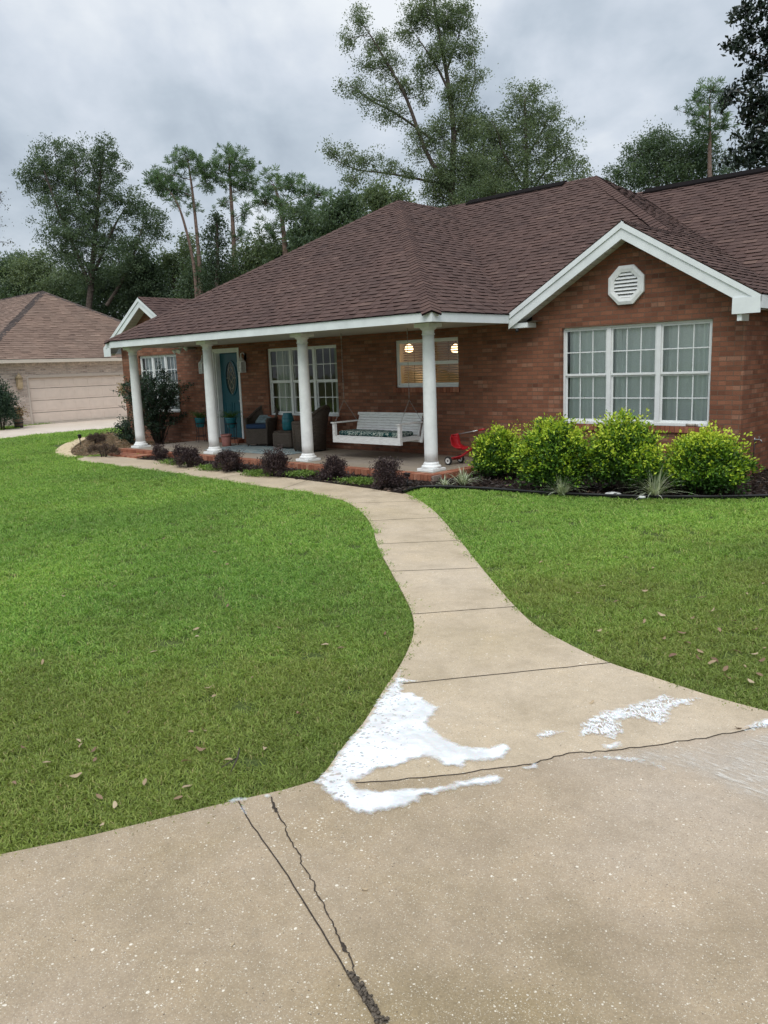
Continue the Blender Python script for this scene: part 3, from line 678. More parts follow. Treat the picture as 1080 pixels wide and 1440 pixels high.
# fascia, gable rakes and soffits
fm = MB()
fm.box(xl, ye, 2.285, xe, ye + .03, ze + .004); fm.box(xe - .03, ye + .03, 2.285, xe, yg + .03, ze + .004); fm.box(xl, ye + .03, 2.285, xl + .03, yg + .03, ze + .004)
fm.box(xg - .03, yg + .035, 2.25, xg, Y2W - .3, ze + .004); fm.box(xg + .0, y2, 2.25, 17.3, y2 + .03, ze + .004)
fm.box(xlg, yg + .035, 2.25, xlg + .03, yb, ze + .004); fm.box(xlg, yb - .03, 2.25, 17.3, yb, ze + .004)
P(fm, 'fascia', M_fascia)
dm = MB()   # thin drip edge under the shingles
dm.box(xl - .02, ye - .02, ze + .005, xe + .02, ye + .02, ze + .017); dm.box(xe - .015, ye + .021, ze + .005, xe + .02, yg, ze + .017)
P(dm, 'drip_edge', M_shedge)
def rake(px, w, right_return, left_end):
    mb = MB(); zpk = ze + m_ * w
    def band(t0, t1, y0, y1, x0, x1, zc0):
        # both slopes, a board between depth t0 and t1 measured down from the roof plane
        for s in (-1, 1):
            a = px + s * x0; z = lambda x, t: ze + m_ * (w - abs(x - px)) - t
            pts = [(px, zpk - t1), (px + s * x1, z(px + s * x1, t1)), (px + s * x1, z(px + s * x1, t0)), (px, zpk - t0)]
            if s < 0: pts = list(reversed(pts))
            mb.prism(pts, y0, y1, 'y')
    band(-.012, .085, yg, yg + .045, 0, w, 0)
    band(.088, .235, yg + .018, yg + .05, 0, w - .015, 0)
    o = P(mb, 'rake_board', M_fascia)
    sm = MB()
    for s in (-1, 1):
        x1 = px + s * (w - .02)
        z = lambda x: ze + m_ * (w - abs(x - px)) - .2
        sm.poly([(px, yg + .05, zpk - .2), (x1, yg + .05, z(x1)), (x1, D - .001, z(x1)), (px, D - .001, zpk - .2)])
    P(sm, 'rake_soffit', M_soffit, fixn=False)
    rm_ = MB()
    for s in right_return:
        x0, x1 = sorted((px + s * (w - .36), px + s * w)); rm_.box(x0, yg - .002, 2.19, x1, yg + .016, 2.40)
        rm_.box(min(px + s * (w - .30), px + s * (w - .24)), yg + .03, 2.10, max(px + s * (w - .30), px + s * (w - .24)), D, 2.188) if s > 0 else None
    if right_return: P(rm_, 'cornice_return', M_fascia)
    if right_return == (1,): rm_ = MB(); rm_.box(px - w + .02, yg + .052, 2.205, px - w + .36, D - .002, 2.283); P(rm_, 'cornice_return', M_fascia)
rake(gpx, w_, (1,), 0); rake(glx, wl_, (-1,), 0)
cm_ = MB()
cm_.poly([(xl + .03, ye + .03, 2.30), (xe - .03, ye + .03, 2.30), (xe - .03, D, 2.30), (xl + .03, D, 2.30)])
P(cm_, 'porch_ceiling', plain('ceiling_paint', (.50, .50, .47), .6, .04), fixn=False)
for q in ([(XR, yg + .04, 2.262), (xg - .03, yg + .04, 2.262), (xg - .03, Y2W - .3, 2.262), (XR, Y2W - .3, 2.262)], [(XR, Y2W - .3, 2.262), (17, Y2W - .3, 2.262), (17, Y2W, 2.262), (XR, Y2W, 2.262)], [(xlg, yg + .04, 2.262), (XW, yg + .04, 2.262), (XW, yb, 2.262), (xlg, yb, 2.262)], [(xe, yg + .04, 2.298), (gpx - w_ + .5, yg + .04, 2.298), (gpx - w_ + .5, D, 2.298), (xe, D, 2.298)]):
    cm_ = MB(); cm_.poly(q); P(cm_, 'eave_soffit', M_soffit, fixn=False)

# windows
def curtain(x0, x1, z0, z1, y, amp, freq, name, m, par, seed=0):
    rr = np.random.default_rng(seed); nx, nz = max(8, int((x1 - x0) / .012)), 10
    xs = np.linspace(x0, x1, nx); ph = np.cumsum(rr.uniform(.6, 1.4, nx)) * freq * (x1 - x0) / nx
    am = amp * (.55 + .45 * np.sin(np.linspace(0, 5 + seed % 3, nx) + seed))
    V = []; 
    for j in range(nz):
        t = j / (nz - 1); k = .8 + .35 * t
        V += [(xs[i] + .006 * math.sin(t * 4 + i * .2), y + am[i] * k * math.sin(ph[i] + .5 * math.sin(3 * t + seed)), z1 + (z0 - z1) * t) for i in range(nx)]
    F = [(j * nx + i, j * nx + i + 1, (j + 1) * nx + i + 1, (j + 1) * nx + i) for j in range(nz - 1) for i in range(nx - 1)]
    return np_mesh(name, V, F, m, par, True)
def window(key, units, label, cols=3, rows=2, muntin=True, lower=True):
    x0, x1, z0, z1 = WIN[key]; yf = D + .055
    fr = MB(); fr.box(x0, yf, z0, x0 + .035, yf + .07, z1); fr.box(x1 - .035, yf, z0, x1, yf + .07, z1)
    fr.box(x0 + .035, yf, z1 - .035, x1 - .035, yf + .07, z1); fr.box(x0 + .035, yf - .015, z0, x1 - .035, yf + .07, z0 + .045)
    W = P(fr, 'window', M_vinyl, bevel=.004); W['label'] = label
    sub = lambda mb, n, m, **k: mb.build(n, m, W, **k)
    uw = (x1 - x0) / units; zm = (z0 + z1) / 2
    sm = MB(); mu = MB(); gl = MB()
    for i in range(units):
        a, b = x0 + i * uw, x0 + (i + 1) * uw
        a += .036 if i == 0 else .034; b -= .036 if i == units - 1 else .034
        if i: mul = MB(); mul.box(a - .067, yf - .008, z0 + .046, a - .001, yf + .068, z1 - .036); sub(mul, 'mullion', M_vinyl)
        for (s0, s1, dy) in ((zm, z1 - .036, .012), (z0 + .046, zm, .034)):
            st = .026
            sm.box(a, yf + dy, s0, a + st, yf + dy + .022, s1); sm.box(b - st, yf + dy, s0, b, yf + dy + .022, s1)
            sm.box(a + st, yf + dy, s1 - st, b - st, yf + dy + .022, s1); sm.box(a + st, yf + dy - (.006 if dy < .02 else 0), s0, b - st, yf + dy + .022, s0 + st * 1.3)
            gl.poly([(a + st, yf + dy + .012, s0 + st), (b - st, yf + dy + .012, s0 + st), (b - st, yf + dy + .012, s1 - st), (a + st, yf + dy + .012, s1 - st)])
            if muntin:
                for c in range(1, cols):
                    xx = a + st + (b - a - 2 * st) * c / cols; mu.box(xx - .008, yf + dy + .006, s0 + st, xx + .008, yf + dy + .018, s1 - st)
                zz = (s0 + s1) / 2 + .005; mu.box(a + st, yf + dy + .004, zz - .008, b - st, yf + dy + .016, zz + .008)
    sub(sm, 'sash', M_vinyl); sub(gl, 'glass', M_glass, fixn=False)
    if muntin: sub(mu, 'muntin', M_vinyl)
    return W, uw
def sill(x0, x1, z1):
    mb = MB(); n = round((x1 - x0) / .0725); p = (x1 - x0) / n
    mb.cur = 1; mb.box(x0 + .004, D - .018, z1 - .085, x1 - .004, D - .001, z1 - .006); mb.cur = 0
    for i in range(n):
        mb.col = random.gauss(.5, .2); s = random.uniform(-.002, .002)
        mb.box(x0 + i * p + .004, D - .032 + s, z1 - .09, x0 + (i + 1) * p - .004, D + .055, z1)
    P(mb, 'window_sill', [M_lbrick, M_mortar])
W, uw = window('gable', 3, 'wide white triple window under the gable, pale curtains behind it')
x0, x1, z0, z1 = WIN['gable']
curtain(x0 + .05, x0 + .95, z0, z1, D + .155, .028, 42, 'curtain', M_curtain, W, 1); curtain(x0 + .93, x0 + 1.72, z0, z1, D + .165, .034, 36, 'curtain', M_curtain, W, 2); curtain(x0 + 1.70, x1 - .05, z0, z1, D + .155, .032, 40, 'curtain', M_curtain, W, 3)
sill(x0 - .05, x1 + .02, z0)
W, uw = window('porch', 3, 'dark white framed triple window behind the wicker chairs on the porch')
x0, x1, z0, z1 = WIN['porch']
curtain(x0 + .06, x0 + .72, z0 + .02, z1, D + .22, .03, 60, 'curtain', M_curtain2, W, 4); curtain(x1 - .30, x1 - .06, z0 + .02, z1, D + .22, .03, 60, 'curtain', M_curtain2, W, 5)
sill(x0 - .04, x1 + .04, z0)
W, uw = window('kitchen', 1, 'white single window with half open blinds and warm lamps lit inside', muntin=False)
x0, x1, z0, z1 = WIN['kitchen']
bl = MB(); z = z0 + .05
while z < z1 - .04:
    T = Matrix.Translation((0, D + .20, z)) @ Matrix.Rotation(R(24), 4, 'X'); bl.box(x0 + .06, -.024, -.0016, x1 - .06, .024, .0016, T); z += .046
for xx in (x0 + .35, (x0 + x1) / 2, x1 - .35): bl.box(xx - .008, D + .168, z0 + .04, xx + .008, D + .1705, z1 - .03)
bl.build('blind', M_blind, W)
sill(x0 - .04, x1 + .03, z0)
W, uw = window('left', 3, 'white triple window behind the tall dark bush at the far left of the front')
x0, x1, z0, z1 = WIN['left']
sh = MB(); sh.poly([(x0 + .05, D + .2, 1.72), (x1 - .05, D + .2, 1.72), (x1 - .05, D + .2, z1 - .02), (x0 + .05, D + .2, z1 - .02)]); sh.build('shade', M_shade, W, fixn=False)
curtain(x0 + .06, x1 - .06, z0, 1.8, D + .32, .03, 20, 'curtain', M_shade, W, 6)
sill(x0 - .04, x1 + .04, z0)
# lit lamps inside the kitchen
for (lx, lz) in ((-2.42, 1.99), (-1.27, 1.94)):
    t = thing('pendant_lamp', 'warm lit pendant lamp inside the blinded window, %s one' % ('left' if lx < -2 else 'right'), 'lamp', (lx, D + .55, lz), 0, 'lamps lit behind the blinds')
    mb = MB(); mb.lathe([(.02, .09), (.065, .06), (.085, 0), (.075, -.05), (.02, -.07)], (0, 0, 0), 16); mb.build('globe', M_lamp, t)
    mb = MB(); mb.tube([(0, 0, .10), (0, 0, 2.26 - lz)], .006, 6); mb.build('rod', M_black, t)
    pl_ = bpy.data.lights.new('lamp_light', 'POINT'); pl_.energy = 6; pl_.color = (1, .62, .30); pl_.shadow_soft_size = .1
    po = bpy.data.objects.new('lamp_light', pl_); col.objects.link(po); po.parent = t; po.location = (0, .18, -.12)
t = thing('table_lamp', 'small lit lamp glimpsed through the dark porch window', 'lamp', (-4.72, D + 1.1, .0))
mb = MB(); mb.lathe([(.16, .02), (.16, .05), (.03, .08), (.03, 1.2), (.02, 1.25)], (0, 0, 0), 12); mb.build('base', M_black, t)
mb = MB(); mb.lathe([(.02, 1.26), (.05, 1.3), (.05, 1.36), (.02, 1.4)], (0, 0, 0), 12); mb.build('bulb', M_lamp, t)

# front door
dm = MB(); x0, x1 = DOOR[0] + .05, DOOR[1] - .05; yd = D + .13
dm.box(x0 + .005, yd, .10, x1 - .005, yd + .045, 2.105)
for (a, b, c, d) in ((x0 + .12, x0 + .39, .24, .95), (x1 - .39, x1 - .12, .24, .95)):
    for q in ((a, c, b, c + .018), (a, d - .018, b, d), (a, c + .018, a + .018, d - .018), (b - .018, c + .018, b, d - .018)): dm.box(q[0], yd - .012, q[1], q[2], yd - .001, q[3])
    dm.box(a + .06, yd - .008, c + .06, b - .06, yd - .001, d - .06)
door = P(dm, 'door', M_teal, bevel=.003)
om = MB(); cxd = (x0 + x1) / 2; czd = 1.52
rings = []
for (rw, rh, y) in ((.225, .42, yd - .001), (.225, .42, yd - .02), (.195, .385, yd - .02), (.195, .385, yd - .006)):
    b0 = len(om.v); om.v += [(cxd + rw * math.cos(2 * math.pi * k / 40), y, czd + rh * math.sin(2 * math.pi * k / 40)) for k in range(40)]; rings.append(b0)
for r0, r1 in zip(rings, rings[1:]):
    for k in range(40): om.face((r0 + k, r0 + (k + 1) % 40, r1 + (k + 1) % 40, r1 + k))
om.build('oval_frame', M_teal, door, fixn=False)
om = MB(); om.poly([(cxd + .196 * math.cos(2 * math.pi * k / 40), yd - .004, czd + .386 * math.sin(2 * math.pi * k / 40)) for k in range(40)])
mg, nt_, b_ = mat('leaded_glass', (.03, .04, .04), .15); om.build('oval_glass', mg, door, fixn=False)
lm = MB()
def came(p): lm.tube([(cxd + a, yd - .008, czd + b) for a, b in p], .006, 5)
came([(0, .385), (.09, .2), (0, .08), (-.09, .2), (0, .385)]); came([(0, -.385), (.09, -.2), (0, -.08), (-.09, -.2), (0, -.385)])
came([(0, .12), (.08, 0), (0, -.12), (-.08, 0), (0, .12)]); came([(.195, 0), (.08, 0)]); came([(-.195, 0), (-.08, 0)])
came([(.12 * math.cos(k * math.pi / 8), .26 * math.sin(k * math.pi / 8)) for k in range(17)])
lm.build('leading', plain('pale_came', (.45, .42, .34), .4), door)
hm = MB(); hm.lathe([(.028, 0), (.028, .012), (.012, .02), (.012, .045), (.03, .06), (.026, .08), (.005, .088)], (0, 0, 0), 14, True, Matrix.Translation((x1 - .07, yd, .98)) @ Matrix.Rotation(R(90), 4, 'X')); hm.build('handle', M_steel, door)
fm = MB(); a, b = DOOR[0], DOOR[1]
fm.box(a, D + .012, .10, a + .05, D + .16, 2.16); fm.box(b - .05, D + .012, .10, b, D + .16, 2.16); fm.box(a + .05, D + .012, 2.11, b - .05, D + .16, 2.16)
fm.box(a - .05, D - .02, .10, a + .012, D - .001, 2.21); fm.box(b - .012, D - .02, .10, b + .05, D - .001, 2.21); fm.box(a + .012, D - .02, 2.148, b - .012, D - .001, 2.21)
P(fm, 'door_frame', M_white)
tm = MB()
for i in range(13): tm.col = random.gauss(.5, .2); tm.box(DOOR[0] - .02 + i * .0765, D - .16, .0, DOOR[0] - .02 + i * .0765 + .068, D + .16, .096)
P(tm, 'door_step', M_lbrick)

# columns (each its own part) built once, then copied
def column():
    s = MB(); s.lathe([(.108, .14), (.108, .30), (.107, .8), (.103, 1.4), (.094, 2.0), (.091, 2.12)], (0, 0, 0), 32)
    c = s.build('column', M_white, house)
    b = MB(); b.box(-.165, -.165, .003, .165, .165, .045); b.lathe([(.152, .045), (.160, .06), (.158, .08), (.145, .092), (.128, .097), (.13, .108), (.122, .128), (.110, .142)], (0, 0, 0), 32); b.build('base', M_white, c, bevel=.003)
    k = MB(); k.lathe([(.092, 2.118), (.105, 2.122), (.105, 2.138), (.094, 2.142), (.094, 2.19), (.110, 2.196), (.135, 2.232)], (0, 0, 0), 32); k.box(-.155, -.155, 2.233, .155, .155, 2.296); k.build('capital', M_white, c, bevel=.003)
    return c
c0 = column()
for i, x in enumerate((0, -2.935, -5.855, -8.763)):
    c = c0 if i == 0 else copy_tree(c0, house)
    c.matrix_parent_inverse = Matrix.Translation(-house.location); c.location = (x, 0, 0)

# porch floor with its brick edge
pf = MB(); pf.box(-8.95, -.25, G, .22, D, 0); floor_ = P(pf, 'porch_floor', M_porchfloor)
be = MB(); be.cur = 1; be.box(-8.99, -.44, G, .40, -.251, -.012); be.box(.221, -.251, G, .40, D, -.012); be.box(-8.99, -.251, G, -8.951, D, -.012); be.cur = 0
x = -9.0
while x < .35: be.col = random.gauss(.55, .2); be.box(x, -.455 + random.uniform(-.002, .002), G - .03, x + .062, -.25, .003 + random.uniform(-.002, .002)); x += .0715
y = -.25
while y < D - .08: be.col = random.gauss(.55, .2); be.box(.222, y + .006, G - .03, .415 + random.uniform(-.002, .002), y + .068, .003 + random.uniform(-.002, .002)); y += .0715
be.build('brick_edge', [M_lbrick, M_mortar], floor_)
bs = MB(); x = -8.7
while x < -7.5:
    for yy in (-.88, -.665): bs.col = random.gauss(.6, .2); bs.box(x, yy, G, x + .095, yy + .205, -.062 + random.uniform(-.002, .002))
    x += .102
P(bs, 'brick_step', M_lbrick)
# gable vent
vm = MB(); vx, vz, vr = 2.40, 2.735, .305
def octo(r): return [(vx + r * math.cos(R(22.5 + 45 * k)), vz + r * math.sin(R(22.5 + 45 * k))) for k in range(8)]
O, I, I2 = octo(vr), octo(vr * .84), octo(vr * .66)
for k in range(8):
    j = (k + 1) % 8
    A = lambda p, y: (p[0], y, p[1])
    vm.poly([A(O[k], D - .001), A(O[j], D - .001), A(O[j], D - .045), A(O[k], D - .045)]); vm.poly([A(O[k], D - .045), A(O[j], D - .045), A(I[j], D - .06), A(I[k], D - .06)])
    vm.poly([A(I[k], D - .06), A(I[j], D - .06), A(I2[j], D - .05), A(I2[k], D - .05)]); vm.poly([A(I2[k], D - .05), A(I2[j], D - .05), A(I2[j], D - .004), A(I2[k], D - .004)])
vent = P(vm, 'attic_vent', M_white, fixn=False)
sm = MB(); ap = vr * .66 * math.cos(R(22.5))
for k in range(7):
    z = vz - ap + (k + .5) * 2 * ap / 7; dz = abs(z - vz); half = ap if dz < ap * math.tan(R(22.5)) else ap - (dz - ap * math.tan(R(22.5)))
    T = Matrix.Translation((vx, D - .03, z)) @ Matrix.Rotation(R(50), 4, 'X'); sm.box(-half - .004, -.028, -.003, half + .004, .024, .003, T)
sm.build('slat', M_white, vent)
bm_ = MB(); bm_.poly([(p[0], D - .006, p[1]) for p in I2]); bm_.build('screen', M_dark, vent, fixn=False)
# wall lanterns, floodlight, tap, sensor
def lantern(x, z, par=house):
    b = MB(); b.box(-.05, .0, -.02, .05, .02, .14); b.tube([(0, -.01, .10), (0, -.06, .15), (0, -.12, .12), (0, -.12, .05)], .012, 8); b.box(-.07, -.19, -.30, .07, -.05, -.285)
    for sx in (-1, 1):
        for sy in (-.185, -.055): b.box(sx * .062 - .006, sy - .006, -.285, sx * .062 + .006, sy + .006, -.06)
    b.lathe([(.115, -.06), (.11, -.045), (.06, .0), (.035, .03), (.03, .06)], (0, -.12, 0), 4, True); b.box(-.062, -.1795, -.18, .062, -.17, -.17); b.box(-.062, -.07, -.18, .062, -.0605, -.17)
    o = b.build('wall_lantern', M_white, par); o.matrix_parent_inverse = Matrix.Translation(-par.location); o.location = (x, D, z)
    g = MB(); g.box(-.055, -.178, -.283, .055, -.062, -.065); g.build('lamp_glass', plain('frosted_glass', (.5, .52, .5), .2), o)
lantern(-6.93, 1.94); lantern(-8.46, 1.95)
fl = MB(); fl.lathe([(.06, .0), (.06, -.02), (.02, -.03), (.02, -.06)], (-8.62, 1.2, 2.30), 14)
for s in (-1, 1): fl.tube([(-8.62, 1.2, 2.25), (-8.62 + s * .05, 1.16, 2.23), (-8.62 + s * .09, 1.08, 2.19), (-8.62 + s * .1, 1.05, 2.17)], [.015, .02, .05, .055], 12)
P(fl, 'floodlight', M_white)
sp_ = MB(); sp_.lathe([(.035, 0), (.035, .008), (.012, .012), (.012, .07)], (0, 0, 0), 12, True, Matrix.Translation((XR, 2.38, .43)) @ Matrix.Rotation(R(90), 4, 'Y')); sp_.tube([(XR + .06, 2.38, .43), (XR + .09, 2.38, .42), (XR + .10, 2.38, .38)], .011, 8); sp_.tube([(XR + .06, 2.35, .475), (XR + .06, 2.41, .475)], .008, 6); sp_.tube([(XR + .06, 2.38, .43), (XR + .06, 2.38, .475)], .006, 6)
P(sp_, 'wall_tap', M_steel)
sn = MB(); sn.lathe([(.0001, -.035), (.022, -.03), (.03, -.01), (.03, .012)], (.62, 1.53, 2.17), 12); sn.box(.60, 1.515, 2.175, .64, 1.545, 2.2)
P(sn, 'sensor', M_black)
cb_ = MB(); cb_.tube([(XR + .012, 2.36, .42), (XR + .012, 2.33, .2), (XR + .012, 2.32, G)], .007, 6); P(cb_, 'cable', M_black)

# ------------------------------------------------------------------ things on the porch
sw = thing('porch_swing', 'weathered white slatted wooden swing bench hanging under the porch roof', 'swing', (-2.03, .9, 0))
HW = .82
def bar(mb, a, b, w, h):      # a rectangular bar between two points
    a, b = Vector(a), Vector(b); d = b - a; l = d.length; q = d.to_track_quat('X', 'Z').to_matrix().to_4x4()
    mb.box(0, -w / 2, -h / 2, l, w / 2, h / 2, Matrix.Translation(a) @ q)
s = MB()
for k in range(6): s.box(-HW + .04, -.26 + k * .088, .40, HW - .04, -.26 + k * .088 + .078, .418)
s.build('seat', M_seatw, sw, bevel=.003)
s = MB(); s.box(-HW, -.30, .29, HW, -.265, .40); s.box(-HW + .02, .27, .30, HW - .02, .30, .40)
for x in (-HW + .03, 0, HW - .06): s.box(x, -.265, .34, x + .03, .27, .399)
s.build('seat_frame', M_seatw, sw, bevel=.003)
s = MB(); bd = Vector((0, .15, .44)).normalized()
for k in range(7):
    p = Vector((0, .27, .43)) + bd * (k * .051); T = Matrix.Translation(p) @ Matrix.Rotation(-math.atan2(.15, .44), 4, 'X'); s.box(-HW + .03, -.009, 0, HW - .03, .009, .045, T)
T = Matrix.Translation(Vector((0, .26, .43)) + bd * .352) @ Matrix.Rotation(-math.atan2(.15, .44), 4, 'X'); s.box(-HW, -.02, 0, HW, .03, .05, T)
for x in (-HW + .06, -.3, .3, HW - .10): bar(s, (x + .02, .29, .33), (x + .02, .29 + .13, .33 + .40), .04, .03)
s.build('backrest', M_seatw, sw, bevel=.002)
for sg in (-1, 1):
    a = MB(); a.box(sg * HW - .045, -.33, .645, sg * HW + .045, .40, .668); a.box(sg * HW - .03, -.305, .29, sg * HW + .03, -.24, .644)
    bar(a, (sg * HW, .30, .29), (sg * HW, .40, .66), .05, .035)
    a.build('armrest', M_seatw, sw, bevel=.003)
    c = MB(); top = (sg * (HW + .0), 0, 2.30); kn = (sg * HW, 0, 1.07)
    def chain(p, q):
        p, q = Vector(p), Vector(q); n = int((q - p).length / .028); d = (q - p).normalized(); a1 = d.orthogonal().normalized(); b1 = d.cross(a1)
        for k in range(n):
            ctr = p + d * (k + .5) * .028; e = a1 if k % 2 else b1
            c.tube([ctr + d * .016 * math.cos(t) + e * .007 * math.sin(t) for t in [i * math.pi / 3 for i in range(7)]], .0028, 4, False)
    chain(top, kn); chain(kn, (sg * HW, -.25, .67)); chain(kn, (sg * HW, .33, .67)); c.tube([(sg * HW, 0, 2.2), (sg * HW, 0, 2.30)], .008, 6)
    c.build('chain', plain('galvanised_chain', (.35, .34, .32), .4, .1, 40, .5, 0, .6), sw)
cu = thing('swing_cushion', 'dark green cushion with pale leaf print lying on the white swing', 'cushion', (-2.03, .88, .42))
for k in range(3):
    mb = MB(); x0 = -.74 + k * .495
    mb.box(x0, -.24, 0, x0 + .485, .22, .085); o = mb.build('pad', M_print, cu); 
    bv = o.modifiers.new('b', 'BEVEL'); bv.width = .035; bv.segments = 4
    o.data.polygons.foreach_set('use_smooth', [True] * len(o.data.polygons))

tr = thing('tricycle', 'small red ride on tricycle with white rimmed wheels on the porch', 'tricycle', (-.19, .85, 0))
def wheel(par, x, y, r, w):
    M = Matrix.Translation((x, y, r)) @ Matrix.Rotation(R(90), 4, 'X')
    t = MB(); t.lathe([(r * .68, -w / 2), (r * .94, -w / 2), (r, -w * .3), (r, w * .3), (r * .94, w / 2), (r * .68, w / 2), (r * .66, 0)], (0, 0, 0), 24, False, M)
    o = t.build('wheel', M_rubber, par)
    m = MB(); m.lathe([(.0001, -w * .42), (r * .2, -w * .46), (r * .62, -w * .38), (r * .69, -w * .5), (r * .69, w * .5), (r * .62, w * .38), (r * .2, w * .46), (.0001, w * .42)], (0, 0, 0), 24, False, M); m.build('rim', M_rim, o)
    h = MB(); h.lathe([(.0001, -w * .56), (r * .2, -w * .54), (r * .22, -w * .4), (r * .22, w * .4), (r * .2, w * .54), (.0001, w * .56)], (0, 0, 0), 12, False, M); h.build('hub', M_black, o)
wheel(tr, 0, -.17, .072, .038); wheel(tr, 0, .17, .072, .038); wheel(tr, .62, 0, .12, .04)
f = MB(); f.tube([(0, -.16, .075), (0, .16, .075)], .008, 8); f.tube([(0, 0, .085), (.12, 0, .12), (.28, 0, .22), (.44, 0, .32), (.54, 0, .40)], .019, 10); f.tube([(-.02, -.1, .10), (.1, -.03, .13), (.2, 0, .17)], .013, 8); f.tube([(-.02, .1, .10), (.1, .03, .13), (.2, 0, .17)], .013, 8); f.box(-.05, -.12, .095, .03, .12, .108)
f.tube([(.54, 0, .44), (.545, 0, .36), (.56, 0, .27)], .022, 10); f.tube([(.56, -.035, .27), (.61, -.035, .12)], .01, 8); f.tube([(.56, .035, .27), (.61, .035, .12)], .01, 8); f.tube([(.56, -.035, .27), (.56, .035, .27)], .012, 8)
f.build('frame', M_red, tr)
s = MB(); prof = [(-.03, .50), (-.035, .44), (-.015, .36), (.02, .30), (.07, .265), (.14, .25), (.21, .255)]
ny = 7; b0 = 0; V = []; F = []
for i, (x, z) in enumerate(prof):
    for j in range(ny):
        t = (j / (ny - 1) - .5) * 2; wv = .125 * (1 - .25 * max(0, (i == 0)) - .12 * (i == 6)); lift = .05 * t * t
        V.append((x + (lift if i < 3 else lift * .3), t * wv, z + (0 if i < 3 else lift * .8)))
F = [(i * ny + j, i * ny + j + 1, (i + 1) * ny + j + 1, (i + 1) * ny + j) for i in range(len(prof) - 1) for j in range(ny - 1)]
o = np_mesh('seat', V, F, M_red, tr, True); so = o.modifiers.new('s', 'SOLIDIFY'); so.thickness = .012; so.offset = 0
hb = MB(); hb.tube([(.52, 0, .42), (.51, 0, .50)], .012, 8); hb.tube([(.12, -.05, .51), (.30, -.02, .545), (.50, .02, .58)], .009, 8); o = hb.build('handlebar', M_steel, tr)
for a, b in (((.03, -.065, .492), (.13, -.048, .512)), ((.49, .018, .578), (.60, .035, .60))):
    gm_ = MB(); gm_.tube([a, b], .015, 10); gm_.build('grip', M_red, o)
hc = MB(); hc.box(.46, -.05, .40, .60, .05, .45); hc.build('front_cover', M_red, tr, bevel=.012)

# wicker seats
def wicker_chair(loc, rz, label, cushion):
    t = thing('wicker_armchair', label, 'chair', loc, rz, 'wicker seats on the porch')
    n = 36; V = []; F = []; rim = []
    for i in range(n + 1):
        a = i / n; ang = R(-38) + a * R(256)      # from front right round the back to front left
        cs, sn = math.cos(ang), math.sin(ang)
        back = max(0, sn); h = .60 + .31 * (back ** 1.6)
        rx, ry = .30 + .0, .30
        top = Vector((cs * (rx + .045 + .02 * back), sn * (ry + .03) + .10 * back, h)); mid = Vector((cs * (rx + .01), sn * ry + .03 * back, .42)); bot = Vector((cs * (rx - .01), sn * ry, .04))
        V += [tuple(bot), tuple(mid), tuple(mid.lerp(top, .5)), tuple(top)]; rim.append(top)
    for i in range(n):
        for k in range(3): F.append((i * 4 + k, i * 4 + k + 1, (i + 1) * 4 + k + 1, (i + 1) * 4 + k))
    o = np_mesh('shell', V, F, M_wicker, t, True); so = o.modifiers.new('s', 'SOLIDIFY'); so.thickness = .045; so.offset = 0
    m = MB(); m.tube(rim, .036, 10); m.tube([rim[0], rim[0] * .97 + Vector((0, -.01, -.2)), Vector((rim[0].x * .92, rim[0].y, .05))], [.036, .03, .028], 10); m.tube([rim[-1], rim[-1] * .97 + Vector((0, -.01, -.2)), Vector((rim[-1].x * .92, rim[-1].y, .05))], [.036, .03, .028], 10); m.build('rolled_rim', M_wicker, t)
    m = MB(); m.box(-.27, -.235, .06, .27, .2, .40); m.build('seat', M_wicker, t, bevel=.015)
    for sx in (-1, 1):
        for sy in (-.2, .2): m = MB(); m.tube([(sx * .24, sy, 0), (sx * .24, sy, .062)], .02, 8); m.build('leg', M_wicker, t)
    if cushion:
        c = MB(); c.box(-.255, -.245, .002, .255, .20, .10); o = c.build('seat_cushion', M_blue); o.location = Vector(loc) + Vector((0, 0, .40)); o.rotation_euler = (0, 0, rz); tag(o, 'thick navy blue seat cushion in the wicker armchair by the door', 'cushion')
        bv = o.modifiers.new('b', 'BEVEL'); bv.width = .03; bv.segments = 3
        c = MB(); c.box(-.2, -.02, .0, .2, .1, .30, Matrix.Translation((0, .06, .11)) @ Matrix.Rotation(R(-62), 4, 'X')); o = c.build('throw_pillow', plain('pale_blue_cloth', (.22, .30, .32), .9, .3, 14)); o.location = Vector(loc) + Vector((0, 0, .42)); o.rotation_euler = (0, 0, rz); tag(o, 'pale patterned pillow lying on the navy seat cushion', 'pillow')
        bv = o.modifiers.new('b', 'BEVEL'); bv.width = .045; bv.segments = 3
    return t
wicker_chair((-6.16, 1.38 + .13, 0), R(22), 'brown wicker barrel armchair with a navy cushion, nearest the teal door', True)
wicker_chair((-4.22, 1.22, 0), R(-78), 'brown wicker barrel armchair half hidden by a column, turned towards the door', False)
ot = thing('wicker_ottoman', 'low brown wicker ottoman table with rounded corners between the armchairs', 'side table', (-5.12, 1.42, 0), R(10), 'wicker seats on the porch')
m = MB(); m.box(-.27, -.25, .03, .27, .25, .37); m.build('body', M_wicker, ot, bevel=.06)
m = MB(); m.box(-.24, -.22, .3705, .24, .22, .382); m.build('top', M_wicker, ot, bevel=.004)
tv = thing('ceramic_jar', 'tall turquoise ceramic jar standing on the wicker ottoman', 'jar', (-5.12, 1.42, .383))
m = MB(); m.lathe([(.10, 0), (.125, .04), (.13, .18), (.12, .30), (.095, .35), (.10, .37), (.085, .372), (.08, .33)], (0, 0, 0), 22); m.build('body', M_tealpot, tv)
m = MB()
for k in range(3): m.lathe([(.128, .09 + k * .08), (.135, .096 + k * .08), (.135, .104 + k * .08), (.128, .11 + k * .08)], (0, 0, 0), 22, False)
m.build('ring', M_tealpot, tv)
